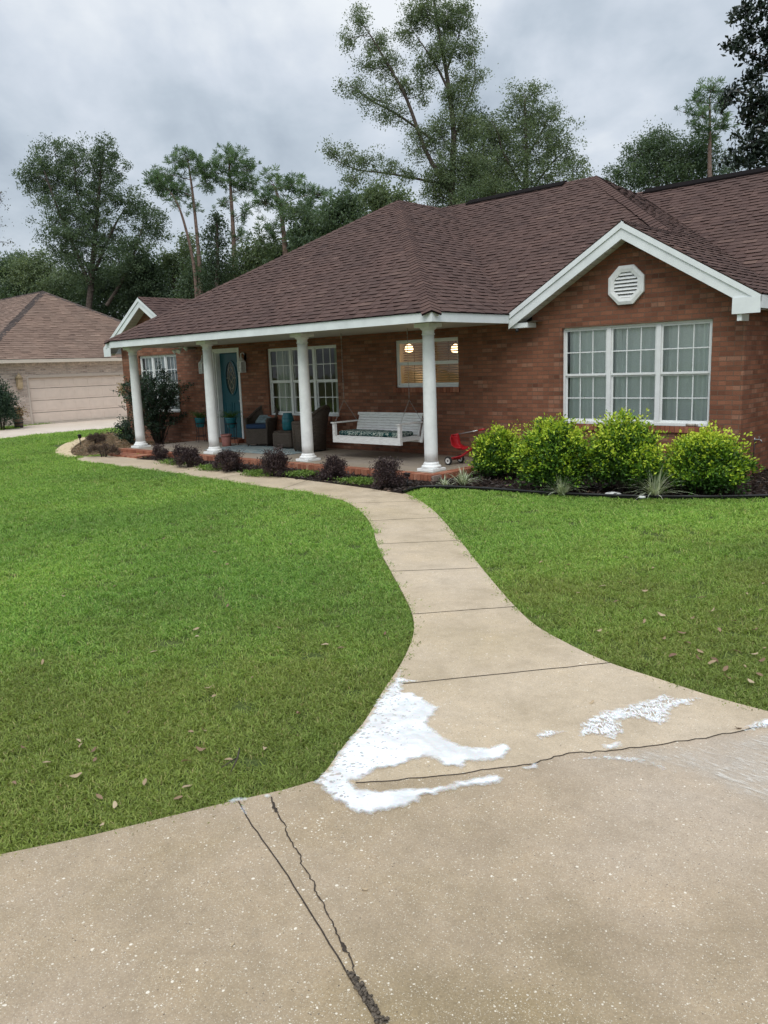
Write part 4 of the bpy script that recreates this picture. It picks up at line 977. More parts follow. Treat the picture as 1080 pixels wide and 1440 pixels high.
rg = MB(); rg.prism([(-6.75, .36), (-4.05, .36), (-4.05, 1.42), (-6.75, 1.42)], .0045, .012, 'z'); tag(rg.build('rug', M_rug), 'faded blue grey patterned rug on the porch floor by the armchairs', 'rug')

# leaves, as many small folded faces
def leaves(pos, size, asp=.5, up=.3, norm=None, droop=0.0, fold=.25, r=None):
    r = r or rng; n = len(pos); size = np.broadcast_to(size, n)
    d = r.normal(size=(n, 3))
    if norm is not None: d = d * .8 + norm
    d[:, 2] += up; d /= np.linalg.norm(d, axis=1, keepdims=True) + 1e-9      # direction of the leaf axis
    q = r.normal(size=(n, 3)); s = np.cross(d, q); s /= np.linalg.norm(s, axis=1, keepdims=True) + 1e-9
    nn = np.cross(s, d)
    L_ = size[:, None]; W = L_ * asp * .5
    a = pos; b = pos + d * L_ * .5 + s * W + nn * W * fold; c = pos + d * L_; e = pos + d * L_ * .5 - s * W + nn * W * fold
    V = np.empty((n, 4, 3)); V[:, 0] = a; V[:, 1] = b; V[:, 2] = c; V[:, 3] = e
    F = np.arange(n * 4).reshape(n, 4)
    return V.reshape(-1, 3), F
def fern_pot(x, y, label, h):
    t = thing('plant_stand', 'black wire plant stand %s' % label, 'plant stand', (x, y, 0), 0, 'plant stands by the door')
    m = MB()
    m.lathe([(.13, h - .01), (.14, h - .01), (.14, h + .01), (.13, h + .01), (.13, h - .01)], (0, 0, 0), 20, False); m.build('ring', M_black, t)
    m = MB(); m.lathe([(.10, .14), (.108, .14), (.108, .152), (.10, .152), (.10, .14)], (0, 0, 0), 16, False); m.build('lower_ring', M_black, t)
    for k in range(4):
        a = k * math.pi / 2 + .5; m = MB(); m.tube([(.135 * math.cos(a), .135 * math.sin(a), h), (.11 * math.cos(a), .11 * math.sin(a), .2), (.15 * math.cos(a), .15 * math.sin(a), 0)], .007, 6); m.build('leg', M_black, t)
    p = thing('potted_fern', 'green fern in a turquoise pot %s' % label.replace('holding', 'on the stand with'), 'potted plant', (x, y, h - .10), 0, 'ferns in turquoise pots')
    m = MB(); m.lathe([(.085, 0), (.095, .02), (.128, .2), (.138, .215), (.138, .235), (.12, .235), (.115, .2)], (0, 0, 0), 20); m.build('pot', M_tealpot, p)
    r = np.random.default_rng(int(abs(x) * 100)); P_, S_ = [], []
    for k in range(34):
        a = r.uniform(0, 2 * math.pi); ln = r.uniform(.2, .36); el = r.uniform(.3, 1.2)
        for q in np.linspace(.1, 1, 16):
            xx = ln * q * math.cos(el * (1 - .5 * q)); zz = .22 + ln * q * math.sin(el) - .28 * q * q * ln
            for sd in (-1, 1): P_.append((xx * math.cos(a) + sd * .012 * math.sin(a), xx * math.sin(a) - sd * .012 * math.cos(a), zz)); S_.append(.055 * (1 - .6 * q))
    V, F = leaves(np.array(P_), np.array(S_), .35, 0, r=r); np_mesh('frond', V, F, M_fern, p, False, None, {'lc': r.random(len(F))})
fern_pot(-6.98, 1.30, 'in front of the teal door', .50); fern_pot(-8.50, 1.50, 'left of the door behind a column', .46)
t = thing('flower_pot', 'plain dusty pink clay pot on the floor beside the door stand', 'pot', (-6.93, 1.10, 0))
m = MB(); m.lathe([(.095, 0), (.10, .01), (.115, .24)], (0, 0, 0), 20); m.build('body', M_pinkpot, t)
m = MB(); m.lathe([(.115, .22), (.127, .225), (.127, .27), (.112, .27), (.108, .2)], (0, 0, 0), 20, False); m.build('rim', M_pinkpot, t)
m = MB(); m.tube([(3.36, D + .01, .668), (3.46, D + .01, .668), (3.50, D + .01, .668)], [.02, .02, .02], 10); m.tube([(3.50, D + .01, .668), (3.53, D + .01, .668)], [.014, .014], 8)
tag(m.build('small_bottle', plain('bottle_plastic', (.35, .32, .27), .4, .5, 30)), 'small bottle lying on the brick sill under the gable window', 'bottle')

# ------------------------------------------------------------------ planting
def shrub(name, label, cat, px, py, wpx, hpx, m, leaf, n_sprig, per, asp=.5, group=None, tip_shade=True, seed=0, depth_ratio=.85, loc=None, spike=.15, jag=.25):
    base = gp(px, py, G + .03) if loc is None else Vector(loc)
    dep = (base - CAM).dot(FW); s = dep / FPX
    rx = wpx * s / 2; h = hpx * s; r = np.random.default_rng(seed + 100)
    t = thing(name, label, cat, base, 0, group)
    # sprigs sit at different depths in an irregular dome
    nC = max(20, n_sprig // 26)
    th = r.uniform(0, 2 * np.pi, nC); u = r.uniform(-.45, 1, nC)
    lob = 1 + jag * .5 * np.sin(th * 3 + seed) * np.cos(u * 4 + seed * 2) + jag * .5 * np.sin(th * 5 + seed * 3 + u * 6)
    rad = (.35 + .65 * r.random(nC) ** .45) * lob * r.uniform(1 - spike * .3, 1 + spike, nC)
    cz = np.sqrt(np.clip(1 - u * u, 0, 1))
    x = rx * .92 * rad * cz * np.cos(th); y = rx * .92 * depth_ratio * rad * cz * np.sin(th); z = h * .42 + np.where(u > 0, h * .52, h * .42) * u * rad
    cc = np.stack([x, y, z], 1); cb = r.integers(0, nC, n_sprig); sg_ = .10 * h
    offs = r.normal(size=(n_sprig, 3)) * sg_ * np.array([1.25, 1.25, .8]); ctr = cc[cb] + offs; kx = rx * .93 / np.percentile(np.hypot(ctr[:, 0], ctr[:, 1] / depth_ratio), 91); ctr[:, :2] *= kx
    ctr[:, 2] *= h * .96 / np.percentile(ctr[:, 2], 98.5); ctr[:, 2] = np.maximum(ctr[:, 2], .02); z = ctr[:, 2]
    dirn = np.stack([ctr[:, 0] / rx, ctr[:, 1] / rx, (z - h * .3) / h], 1)
    ctone = r.normal(size=nC) * .12
    k = n_sprig * per; ci = np.repeat(np.arange(n_sprig), per)
    pos = ctr[ci] + r.normal(size=(k, 3)) * leaf * .55
    V, F = leaves(pos, leaf * r.uniform(.6, 1.15, k), asp, .25, dirn[ci] * .9, r=r)
    loc_ = np.clip(.5 + (offs[:, 2] + .4 * np.linalg.norm(offs[:, :2], axis=1) - .4 * sg_) / (3.2 * sg_), 0, 1)      # young growth at each branch's tip, painted shade in the gaps below
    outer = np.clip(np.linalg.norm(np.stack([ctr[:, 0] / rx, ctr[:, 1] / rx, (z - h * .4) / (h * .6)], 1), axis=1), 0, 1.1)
    tip = (ctone[cb] * .8 + .78 * loc_ * outer * (.55 + .5 * np.clip(z / h, 0, 1)) + .16 * r.random(n_sprig)) if tip_shade else r.random(n_sprig)  # tone darkens towards centre and base: shade painted into the leaf colour
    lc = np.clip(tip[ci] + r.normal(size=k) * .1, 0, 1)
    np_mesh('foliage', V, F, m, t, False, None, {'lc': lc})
    sm = MB()
    for i in range(14):
        a = r.uniform(0, 6.28); e = Vector((rx * .6 * math.cos(a) * r.random(), rx * .6 * math.sin(a) * r.random(), h * r.uniform(.5, .85)))
        sm.tube([(.05 * math.cos(a), .05 * math.sin(a), -.03), e * .5 + Vector((0, 0, .03)), e], [.012, .009, .004], 5)
    sm.build('stem', M_bark, t)
    return t
SG = 'bright green shrubs under the gable window'
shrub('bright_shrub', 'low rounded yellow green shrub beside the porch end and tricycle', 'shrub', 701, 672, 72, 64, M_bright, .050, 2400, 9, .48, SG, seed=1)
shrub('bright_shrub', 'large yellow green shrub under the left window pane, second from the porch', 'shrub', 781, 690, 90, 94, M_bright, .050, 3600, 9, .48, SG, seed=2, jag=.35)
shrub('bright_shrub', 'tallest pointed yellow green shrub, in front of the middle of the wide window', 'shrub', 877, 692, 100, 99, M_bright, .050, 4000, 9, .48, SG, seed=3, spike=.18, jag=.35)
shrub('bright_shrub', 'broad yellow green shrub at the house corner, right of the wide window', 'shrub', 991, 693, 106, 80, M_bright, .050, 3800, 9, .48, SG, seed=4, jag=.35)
PG = 'dark purple weeping shrubs along the porch'
for i, (px, py, w, h, lb) in enumerate(((226, 645, 22, 20, 'tiny dark purple shrub by the brick step at the far end of the bed'), (268, 656, 46, 28, 'spreading dark purple shrub in front of the second column from the left'), (322, 662, 44, 27, 'low flat dark purple shrub between the door and the wicker chair, along the porch'), (388, 669, 40, 37, 'rounded dark purple shrub in front of the rug, left of the third column'), (470, 674, 36, 30, 'dark purple shrub below the left end of the swing'), (546, 686, 44, 40, 'largest dark purple shrub, nearest the corner column'))):
    shrub('purple_shrub', lb, 'shrub', px, py, w, h, M_purple, .034, 950 if w > 25 else 350, 9, .4, PG, tip_shade=False, seed=20 + i, spike=.35, jag=.4)
for i, (px, py, w, h, lb) in enumerate(((146, 642, 48, 18, 'brownish purple shrub in the straw bed by the walk end'), (136, 623, 30, 13, 'far small brownish shrub in the straw bed by the paver path'))):
    shrub('purple_shrub', lb, 'shrub', px, py, w, h, M_brownp, .034, 420, 8, .4, 'brownish shrubs in the left bed', tip_shade=False, seed=40 + i, spike=.35, jag=.4)
for i, (px, py, w, lb) in enumerate(((248, 652, 44, 'patch of pale green ground cover at the narrow end of the porch bed'), (298, 660, 34, 'pale green ground cover between two purple shrubs near the second column'), (364, 668, 40, 'pale green ground cover left of the rounded purple shrub'), (424, 669, 30, 'small patch of pale green ground cover below the third column'), (505, 679, 52, 'largest lime green ground cover patch under the swing'))):
    base = gp(px, py, G + .03); dep = (base - CAM).dot(FW); s = dep / FPX; n = 1500; r = np.random.default_rng(60 + i)
    t = thing('ground_cover', lb, 'ground cover', base, 0, 'ground cover in the porch bed')
    q = r.normal(size=(n, 2)) * np.array([w * s * .30, .13]); keep = np.abs(q[:, 1]) < .24; q = q[keep]
    ang = .12; pos = np.stack([q[:, 0] * math.cos(ang) - q[:, 1] * math.sin(ang), q[:, 0] * math.sin(ang) + q[:, 1] * math.cos(ang), r.uniform(0, .07, len(q))], 1)
    V, F = leaves(pos, .035 * r.uniform(.6, 1.2, len(q)), .6, .5, r=r); np_mesh('foliage', V, F, M_cover, t, False, None, {'lc': r.random(len(F))})
def blades(n, ln, w, spread, r, droop=.6, seg=5):
    V = []; F = []; C = []
    for i in range(n):
        a = r.uniform(0, 2 * np.pi); l = ln * r.uniform(.6, 1.1); el = r.uniform(.45, 1.5); x0 = r.normal() * spread; y0 = r.normal() * spread; b = len(V); tw = r.normal() * .3
        dx, dy = math.cos(a), math.sin(a)
        for k in range(seg + 1):
            q = k / seg; hor = l * q * math.cos(el) * (1 + .35 * q); z = l * q * math.sin(el) - droop * l * q * q * q * (.55 if el < 1.2 else .25); ww = w * (1 - q ** 2.2) * .5 + .0004
            V += [(x0 + dx * hor - dy * ww, y0 + dy * hor + dx * ww, z), (x0 + dx * hor + dy * ww, y0 + dy * hor - dx * ww, z)]
        c = r.random()
        for k in range(seg): F.append((b + 2 * k, b + 2 * k + 1, b + 2 * k + 3, b + 2 * k + 2)); C.append(c)
    return V, F, C
for i, (px, py, ln, n, lb) in enumerate(((627, 683, .20, 34, 'smallest striped grass tuft by the porch corner'), (651, 682, .34, 70, 'striped grass tuft in front of the low shrub at the porch end'), (790, 696, .38, 90, 'striped grass tuft in front of the second bright shrub'), (921, 699, .50, 120, 'largest striped grass tuft, between the two right hand bright shrubs'))):
    t = thing('striped_grass', lb, 'grass tuft', gp(px, py, G + .03), 0, 'striped grass tufts in the mulch bed'); r = np.random.default_rng(80 + i)
    V, F, C = blades(n, ln, .014, .02, r); np_mesh('blade', V, F, M_lirio, t, True, None, {'lc': C})
lid = MB(); b = gp(862, 695.5, G + .035); lid.lathe([(.105, 0), (.105, .012), (.09, .022), (.05, .026), (.03, .034), (.001, .034)], tuple(b), 24); tag(lid.build('drain_cap', M_white), 'round white plastic drain cap lying in the mulch by the edging', 'drain cap')
lid = MB(); b = gp(903, 700, G + .035); lid.lathe([(.045, 0), (.04, .02), (.001, .026)], tuple(b), 14); tag(lid.build('white_stone', M_white), 'small white stone at the foot of the striped grass tuft by the edging', 'stone')
em = MB(); strip_pts = edge_pts
for i in range(len(strip_pts) - 1):
    em.tube([(*strip_pts[i], G + .055), (*strip_pts[i + 1], G + .055)], .016, 8, False); a, b_ = strip_pts[i], strip_pts[i + 1]; em.poly([(*a, G - .05), (*b_, G - .05), (*b_, G + .05), (*a, G + .05)])
tag(em.build('bed_edging', M_edge, fixn=False), 'black plastic edging curving between the lawn and the mulch bed', 'edging')
def path_light(px, py, lb, h=.24, z=G):
    p = gp(px, py, z); t = thing('path_light', lb, 'path light', p, 0, 'black garden path lights')
    m = MB(); m.tube([(0, 0, -.05), (0, 0, h * .72)], .012, 8); m.build('stake', M_black, t)
    m = MB(); m.lathe([(.03, h * .70), (.04, h * .74), (.045, h * .95), (.055, h * .96), (.05, h), (.001, h * 1.04)], (0, 0, 0), 12); m.build('head', M_black, t)
path_light(113.5, 629, 'black path light standing between the paver path and straw bed', .33); path_light(573, 684, 'black path light in the mulch near the corner column', .20, G + .03); path_light(312, 652, 'black path light at the porch edge near the second column', .22, G + .03)
# mulch chips
def bed_points(poly, n, r):
    A = np.array([tuple(p) for p in poly]); lo, hi = A.min(0), A.max(0); q = r.uniform(lo, hi, (n * 4, 2)); return q[inside(q, A)][:n]
r = np.random.default_rng(5)
q = bed_points(bed_poly, 15000, r); q = q[~((q[:, 1] > -.5) & (q[:, 0] < .45) & (q[:, 0] > -9.05))]
pos = np.stack([q[:, 0], q[:, 1], r.uniform(G + .028, G + .055, len(q))], 1)
V, F = leaves(pos, r.uniform(.025, .085, len(q)), .32, 0, np.stack([r.normal(size=len(q)) * 2, r.normal(size=len(q)) * 2, r.normal(size=len(q)) * .3], 1), r=r)
struct(np_mesh('mulch_chips', V, F, M_chips, None, False, None, {'lc': r.random(len(F)) ** 1.3}), 'stuff')
q = bed_points(left_bed, 5000, r); pos = np.stack([q[:, 0], q[:, 1], r.uniform(G + .012, G + .035, len(q))], 1)
V, F = leaves(pos, r.uniform(.05, .16, len(q)), .1, 0, np.stack([r.normal(size=len(q)) * 2, r.normal(size=len(q)) * 2, r.normal(size=len(q)) * .2], 1), r=r)
struct(np_mesh('pine_straw', V, F, M_dryleaf, None, False, None, {'lc': r.random(len(F)) * .6}), 'stuff')

# bush by the left window, hydrangea, grass clump
def stems_bush(name, label, cat, base, h, rx, m, leaf, n_stem, n_leaf, seed, parts=True):
    t = thing(name, label, cat, base); r = np.random.default_rng(seed); sm = MB(); pts = []
    for i in range(n_stem):
        a = r.uniform(0, 6.28); tip = Vector((rx * math.cos(a) * r.uniform(.2, 1), rx * math.sin(a) * r.uniform(.2, .9), h * r.uniform(.28, 1.0))); k = Vector((tip.x * .35, tip.y * .35, tip.z * .55))
        line = [Vector((.06 * math.cos(a), .06 * math.sin(a), -.03)), k, tip.lerp(k, .4), tip]; sm.tube(line, [.014, .010, .007, .003], 5)
        for w in range(5):
            q = r.uniform(.25, 1); p = k.lerp(tip, q); e = p + Vector((r.normal() * .2, r.normal() * .2, r.uniform(.0, .3))); sm.tube([p, e], [.005, .002], 4); pts += [(p, e)] * 3
        pts += [(k * .5, k)] + [(k, tip)] * 4
    P_ = np.array([tuple(a.lerp(b, r.random()) + Vector((r.normal() * .035, r.normal() * .035, r.normal() * .035))) for a, b in (pts[r.integers(len(pts))] for _ in range(n_leaf))])
    V, F = leaves(P_, leaf * r.uniform(.6, 1.2, n_leaf), .5, .3, r=r); np_mesh('foliage', V, F, m, t, False, None, {'lc': r.random(n_leaf)}); sm.build('stem', M_bark, t); return t
stems_bush('dark_bush', 'tall upright dark green bush with open branches in front of the left window', 'bush', (-9.85, 1.15, G), 2.0, .98, M_bushdark, .062, 46, 11500, 3)
stems_bush('low_bush', 'low leafy green bush at the foot of the leftmost column', 'bush', (-11.0, 1.1, G), .6, .6, M_bushdark, .06, 14, 1800, 4)
hb = Vector((-13.5, 2.95, G))
t = thing('hydrangea', 'hydrangea with brown dried flower heads at the house corner', 'bush', hb); r = np.random.default_rng(9); sm = MB(); hp_, hc_ = [], []; lp = []
for i in range(15):
    tip = Vector((r.uniform(-1.0, -.2), r.uniform(-.3, .3), r.uniform(1.15, 1.72))); tip.z -= .35 * max(0, -tip.x - .5); sm.tube([(0, 0, -.03), (tip.x * .4, tip.y * .4, .9), tip], [.012, .009, .005], 5)
    for k in range(70): hp_.append(tip + Vector((r.normal() * .05, r.normal() * .05, r.normal() * .07))); 
    for k in range(10): lp.append(Vector((tip.x * .8, tip.y * .8, tip.z - .12)) + Vector((r.normal() * .1, r.normal() * .1, r.normal() * .12)))
V, F = leaves(np.array([tuple(p) for p in hp_]), .05, .9, .2, r=r); np_mesh('flower_head', V, F, M_head, t, False, None, {'lc': np.clip(np.repeat(r.random(15), 70) * .7 + r.random(len(F)) * .4, 0, 1)})
V, F = leaves(np.array([tuple(p) for p in lp]), .12, .6, .1, r=r); np_mesh('foliage', V, F, M_green2, t, False, None, {'lc': r.random(len(F))}); sm.build('stem', M_bark, t)
t = thing('grass_clump', 'green clump with long arching stalks left of the leftmost column', 'grass clump', gp(181, 618)); r = np.random.default_rng(12)
V, F, C = blades(150, .75, .016, .10, r, .7); np_mesh('blade', V, F, M_fern, t, True, None, {'lc': C})
V, F, C = blades(9, 1.35, .006, .05, r, .4); np_mesh('stalk', V, F, M_dryleaf, t, True, None, {'lc': C})

# ------------------------------------------------------------------ foam on the concrete
def foam(outline, label, lace=False, hgt=.012, res=.009, pore=None, group=None):
    O = np.array([tuple(gp(*p).xy) for p in outline]); rr = np.random.default_rng(len(outline))
    # finer, wobbly rim
    Q = []
    for i in range(len(O)):
        a, b = O[i], O[(i + 1) % len(O)]; n = max(1, int(np.linalg.norm(b - a) / .015))
        for k in range(n): Q.append(a + (b - a) * k / n)
    Q = np.array(Q); ph = np.arange(len(Q)); Q = Q + .004 * np.stack([np.sin(ph * 1.3) + np.sin(ph * .47 + 1), np.cos(ph * 1.1) + np.sin(ph * .31)], 1) + rr.normal(size=Q.shape) * .002
    lo, hi = Q.min(0) - .02, Q.max(0) + .02; nx, ny = int((hi[0] - lo[0]) / res), int((hi[1] - lo[1]) / res)
    gx, gy = np.meshgrid(lo[0] + np.arange(nx) * res, lo[1] + np.arange(ny) * res); p = np.stack([gx.ravel(), gy.ravel()], 1)
    ins = inside(p, Q); dd = np.full(len(p), 9.0); ne = np.zeros(len(p), int)
    for i in range(0, len(Q)):
        d_ = (p[:, 0] - Q[i, 0]) ** 2 + (p[:, 1] - Q[i, 1]) ** 2; k = d_ < dd; dd[k] = d_[k]; ne[k] = i
    dd = np.sqrt(dd); I = ins.reshape(ny, nx)
    cell = I[:-1, :-1] | I[1:, :-1] | I[:-1, 1:] | I[1:, 1:]; p2 = p.copy(); out = ~ins; p2[out] = Q[ne[out]]
    hz = np.where(ins, hgt * (1 - np.exp(-dd / .03)) * (1 + .35 * np.sin(p[:, 0] * 37 + 3 * np.sin(p[:, 1] * 23)) * np.sin(p[:, 1] * 41)), 0)
    jj, ii = np.nonzero(cell); a = jj * nx + ii; F = np.stack([a, a + 1, a + nx + 1, a + nx], 1)
    used = np.unique(F); mp = np.zeros(len(p), int); mp[used] = np.arange(len(used)); F = mp[F]
    ed = np.where(ins, np.clip(dd / (.09 if lace else .07), 0, 1), 0)
    por = np.full(len(p), .25) if pore is None else pore(p)
    V = np.stack([p2[used, 0], p2[used, 1], SL + .005 + hz[used]], 1)
    o = np_mesh('soap_foam', V, F, M_lace if lace else M_foam, None, True, {'ed': ed[used], 'por': por[used]})
    tag(o, label, 'foam', group or 'soap foam on the concrete'); return o
FO = [(568, 942), (564.8, 958), (590, 963.5), (568, 968), (568, 979), (584, 980), (596, 988), (606, 996), (620, 1001), (612, 1012), (604, 1027), (621, 1040), (640, 1050), (659, 1057), (688, 1059), (703, 1053), (719, 1053), (721, 1064), (710, 1076), (691, 1079), (662, 1081), (650, 1090), (637, 1087), (621, 1084), (600, 1074), (577, 1078), (555, 1087), (533, 1091), (508, 1104), (496, 1106), (505, 1115.5), (536, 1119), (584, 1116), (625, 1111), (681, 1098), (703, 1097), (713, 1102), (703, 1109), (666, 1116), (634, 1120), (596, 1130), (590, 1138), (568, 1144), (546, 1150), (527, 1154), (502, 1153), (477, 1141), (455, 1122), (442, 1109), (460, 1087), (482, 1057), (514, 1020), (532, 987), (554, 962), (565, 944)]
pc = np.array(tuple(gp(505, 1070).xy))
foam(FO, 'large thick patch of white soap foam against the lawn edge', False, .006, .009, lambda p: .60 - .58 * np.clip(np.min(np.stack([np.linalg.norm(p - np.array(tuple(q)), axis=1) for q in wl[:40]]), 0) / .46, 0, 1))
foam([(809, 1043), (819, 1020), (844, 1007), (869, 1002), (888, 996), (916, 987), (935, 983), (951, 988), (986, 986.5), (989, 991), (960, 1001), (945, 1007), (942, 1023), (929, 1028), (910, 1020), (891, 1017), (875, 1023), (879, 1039), (866, 1047), (844, 1042), (825, 1044)], 'lacy wisp of thin suds right of the large foam patch', True, .006)
foam([(844, 1054), (862, 1051), (880, 1050), (872, 1061), (852, 1063)], 'small solid foam blob on the joint below the lacy wisp', False, .010)
foam([(750, 1040), (762, 1033), (785, 1034), (800, 1036), (778, 1044), (758, 1050)], 'faint thin suds between the large foam and the lacy wisp', True, .005)
foam([(731, 1087), (742, 1084), (762, 1078), (757, 1089), (738, 1094)], 'small foam blob just past the tip of the lower foam arm', False, .010)
foam([(1040, 1033), (1056, 1022), (1072, 1018), (1100, 1012), (1100, 1026), (1072, 1032), (1052, 1037)], 'foam streak along the joint at the right border', True, .006)
foam([(812, 1074), (850, 1070), (897, 1071), (925, 1082), (950, 1094), (938, 1093), (905, 1080), (860, 1077)], 'narrow streak of thin suds below the joint on the drive', True, .004)
foam([(300, 1139), (318, 1134), (336, 1130.5), (356, 1131), (345, 1136), (349, 1148), (348, 1155), (340, 1147), (333, 1138)], 'white soap residue on the straight joint at the lawn edge', False, .006, .005)
foam([(371, 1126), (381, 1122), (388, 1122), (382, 1129), (376, 1133)], 'white soap residue at the head of the crack', False, .006, .005)
def film_mat():
    m = bpy.data.materials.new('milky_water'); m.use_nodes = True; nt = m.node_tree; b = nt.nodes['Principled BSDF']; g = gpos(nt)
    b.inputs['Base Color'].default_value = (.66, .62, .55, 1); b.inputs['Roughness'].default_value = .12
    w = noise(nt, mapping(nt, g, (9, 30, 1), (0, 0, 0), (0, 0, .5)), 1.6, 6, .65, .8); f = noise(nt, g, 3, 4)
    a = math_n(nt, 'MULTIPLY', attr(nt, 'ed'), ramp(nt, w, [(.36, .22), (.52, .38), (.64, .92)])); a = math_n(nt, 'MULTIPLY', a, ramp(nt, f, [(.35, .3), (.65, 1.0)]))
    L(nt, a, b.inputs['Alpha']); bump(nt, b, w, .35, .006); return m
_mf = M_lace; M_lace = film_mat()
o = foam([(800, 1076), (850, 1066), (930, 1056), (1010, 1045), (1090, 1032), (1130, 1040), (1130, 1180), (1060, 1140), (1000, 1112), (930, 1090), (870, 1082)], 'film of milky wash water on the drive at the right border', True, .001, .012)
o.name = 'wash_water'; o['category'] = 'water film'; del o['group']
M_lace = _mf

# ------------------------------------------------------------------ lawn grass: one object, clumps instanced on its points
def lawn():
    r = np.random.default_rng(11); pts = []
    fa = math.atan2(FW.x, FW.y)
    n = 88000
    rad = 1.6 + 33 * r.random(n) ** 1.15; az = fa + r.uniform(-1.0, 1.0, n)
    # keep density highest close to the camera
    P_ = np.stack([CAM.x + rad * np.sin(az), CAM.y + rad * np.cos(az)], 1)
    keep = np.ones(n, bool)
    for poly in (drive_poly, walk_poly, left_bed, bed_poly, nd_poly, TO + list(reversed(TI))): keep &= ~inside(P_, [tuple(p)[:2] for p in poly])
    keep &= ~((P_[:, 0] > -13.2) & (P_[:, 0] < .45) & (P_[:, 1] > -.5)); keep &= ~((P_[:, 0] > XW - .3) & (P_[:, 1] > D - .1)); keep &= P_[:, 0] > -23.3 + 0 * P_[:, 1]
    P_ = P_[keep]; rad = rad[keep]
    # a denser ragged fringe along the concrete edges
    fr = []
    for line in (drive_edge[:], wl, wr, [tuple(p) for p in edge_pts]):
        for a, b in zip(line, line[1:]):
            a, b = np.array(tuple(a)[:2]), np.array(tuple(b)[:2]); m = int(np.linalg.norm(b - a) / .022)
            if m < 1: continue
            d = (b - a) / (np.linalg.norm(b - a) + 1e-9); nn = np.array([-d[1], d[0]])
            for k in range(m): fr.append(a + (b - a) * r.random() + nn * r.normal() * .012 )
    fr = np.array(fr); off = np.zeros(len(fr), bool)
    for sgn in (1, -1): pass
    allp = np.concatenate([P_, fr]); rr_ = np.linalg.norm(allp - np.array([CAM.x, CAM.y]), axis=1)
    isf = np.concatenate([np.zeros(len(P_), bool), np.ones(len(fr), bool)])
    ok = np.ones(len(allp), bool)
    # fringe points must stand just outside the concrete and the beds
    bad = np.zeros(len(allp), bool)
    for poly in (drive_poly, walk_poly, bed_poly, left_bed): bad |= inside(allp, [tuple(p)[:2] for p in poly])
    allp, rr_, isf = allp[~bad], rr_[~bad], isf[~bad]
    scl = np.clip(.50 + .045 * rr_, .62, 1.7) * r.uniform(.75, 1.25, len(allp)); scl = np.where(isf, np.minimum(scl * .62, .85), scl)
    rot = r.uniform(0, 6.283, len(allp)); var = r.integers(0, 4, len(allp))
    V = [np.stack([allp[:, 0], allp[:, 1], np.full(len(allp), G - .002)], 1)]
    F = []; cl = [np.full(len(allp), -1, int)]; bc = [np.zeros(len(allp))]; base = len(allp)
    for c in range(4):
        nb = 56
        bx = r.normal(size=(nb, 2)) * .048; ang = r.uniform(0, 6.283, nb); h = r.uniform(.018, .046, nb); ln = r.uniform(.012, .048, nb); w = r.uniform(.0022, .0042, nb)
        dx, dy = np.cos(ang), np.sin(ang); tone = r.random(nb)
        vs = []
        for k, (q, zq, wq_) in enumerate(((0, 0, 1), (.35, .65, .95), (1.0, 1.0, .25))):
            for s_ in (-1, 1):
                vs.append(np.stack([bx[:, 0] + dx * ln * q - dy * w * wq_ * s_, bx[:, 1] + dy * ln * q + dx * w * wq_ * s_, h * zq * (1 if q < 1 else r.uniform(.75, 1.1, nb))], 1))
        vs = np.stack(vs, 1).reshape(-1, 3); V.append(vs)
        i = np.arange(nb) * 6 + base
        F += [np.stack([i, i + 1, i + 3, i + 2], 1), np.stack([i + 2, i + 3, i + 5, i + 4], 1)]
        cl.append(np.full(nb * 6, c, int)); bc.append(np.repeat(tone, 6)); base += nb * 6
    V = np.concatenate(V); F = np.concatenate(F); n0 = len(allp); z = np.zeros(len(V))
    f = lambda a: np.concatenate([a, np.zeros(len(V) - n0, a.dtype)])
    o = np_mesh('lawn_grass', V, F, M_grass, None, False, {'clump': np.concatenate(cl), 'bc': np.concatenate(bc), 'scl': f(scl), 'rot': f(rot), 'vr': f(var)})
    ng = bpy.data.node_groups.new('grow_grass', 'GeometryNodeTree')
    ng.interface.new_socket('Geometry', in_out='INPUT', socket_type='NodeSocketGeometry'); ng.interface.new_socket('Geometry', in_out='OUTPUT', socket_type='NodeSocketGeometry')
    gi = ng.nodes.new('NodeGroupInput'); go = ng.nodes.new('NodeGroupOutput')
    def named(nm, t):
        a = ng.nodes.new('GeometryNodeInputNamedAttribute'); a.data_type = t; a.inputs['Name'].default_value = nm; return a.outputs['Attribute']
    def sep(val):
        c = ng.nodes.new('FunctionNodeCompare'); c.data_type = 'INT'; c.operation = 'EQUAL'; ng.links.new(named('clump', 'INT'), c.inputs[2]); c.inputs[3].default_value = val
        s_ = ng.nodes.new('GeometryNodeSeparateGeometry'); s_.domain = 'POINT'; ng.links.new(gi.outputs[0], s_.inputs['Geometry']); ng.links.new(c.outputs[0], s_.inputs['Selection']); return s_.outputs[0]
    g2i = ng.nodes.new('GeometryNodeGeometryToInstance')
    for c in (3, 2, 1, 0): ng.links.new(sep(c), g2i.inputs[0])
    iop = ng.nodes.new('GeometryNodeInstanceOnPoints'); ng.links.new(sep(-1), iop.inputs['Points']); ng.links.new(g2i.outputs[0], iop.inputs['Instance'])
    iop.inputs['Pick Instance'].default_value = True; ng.links.new(named('vr', 'INT'), iop.inputs['Instance Index'])
    cr = ng.nodes.new('ShaderNodeCombineXYZ'); ng.links.new(named('rot', 'FLOAT'), cr.inputs[2]); e2r = ng.nodes.new('FunctionNodeEulerToRotation'); ng.links.new(cr.outputs[0], e2r.inputs[0]); ng.links.new(e2r.outputs[0], iop.inputs['Rotation'])
    ng.links.new(named('scl', 'FLOAT'), iop.inputs['Scale']); ng.links.new(iop.outputs[0], go.inputs[0])
    md = o.modifiers.new('grass', 'NODES'); md.node_group = ng
    struct(o, 'stuff')
lawn()
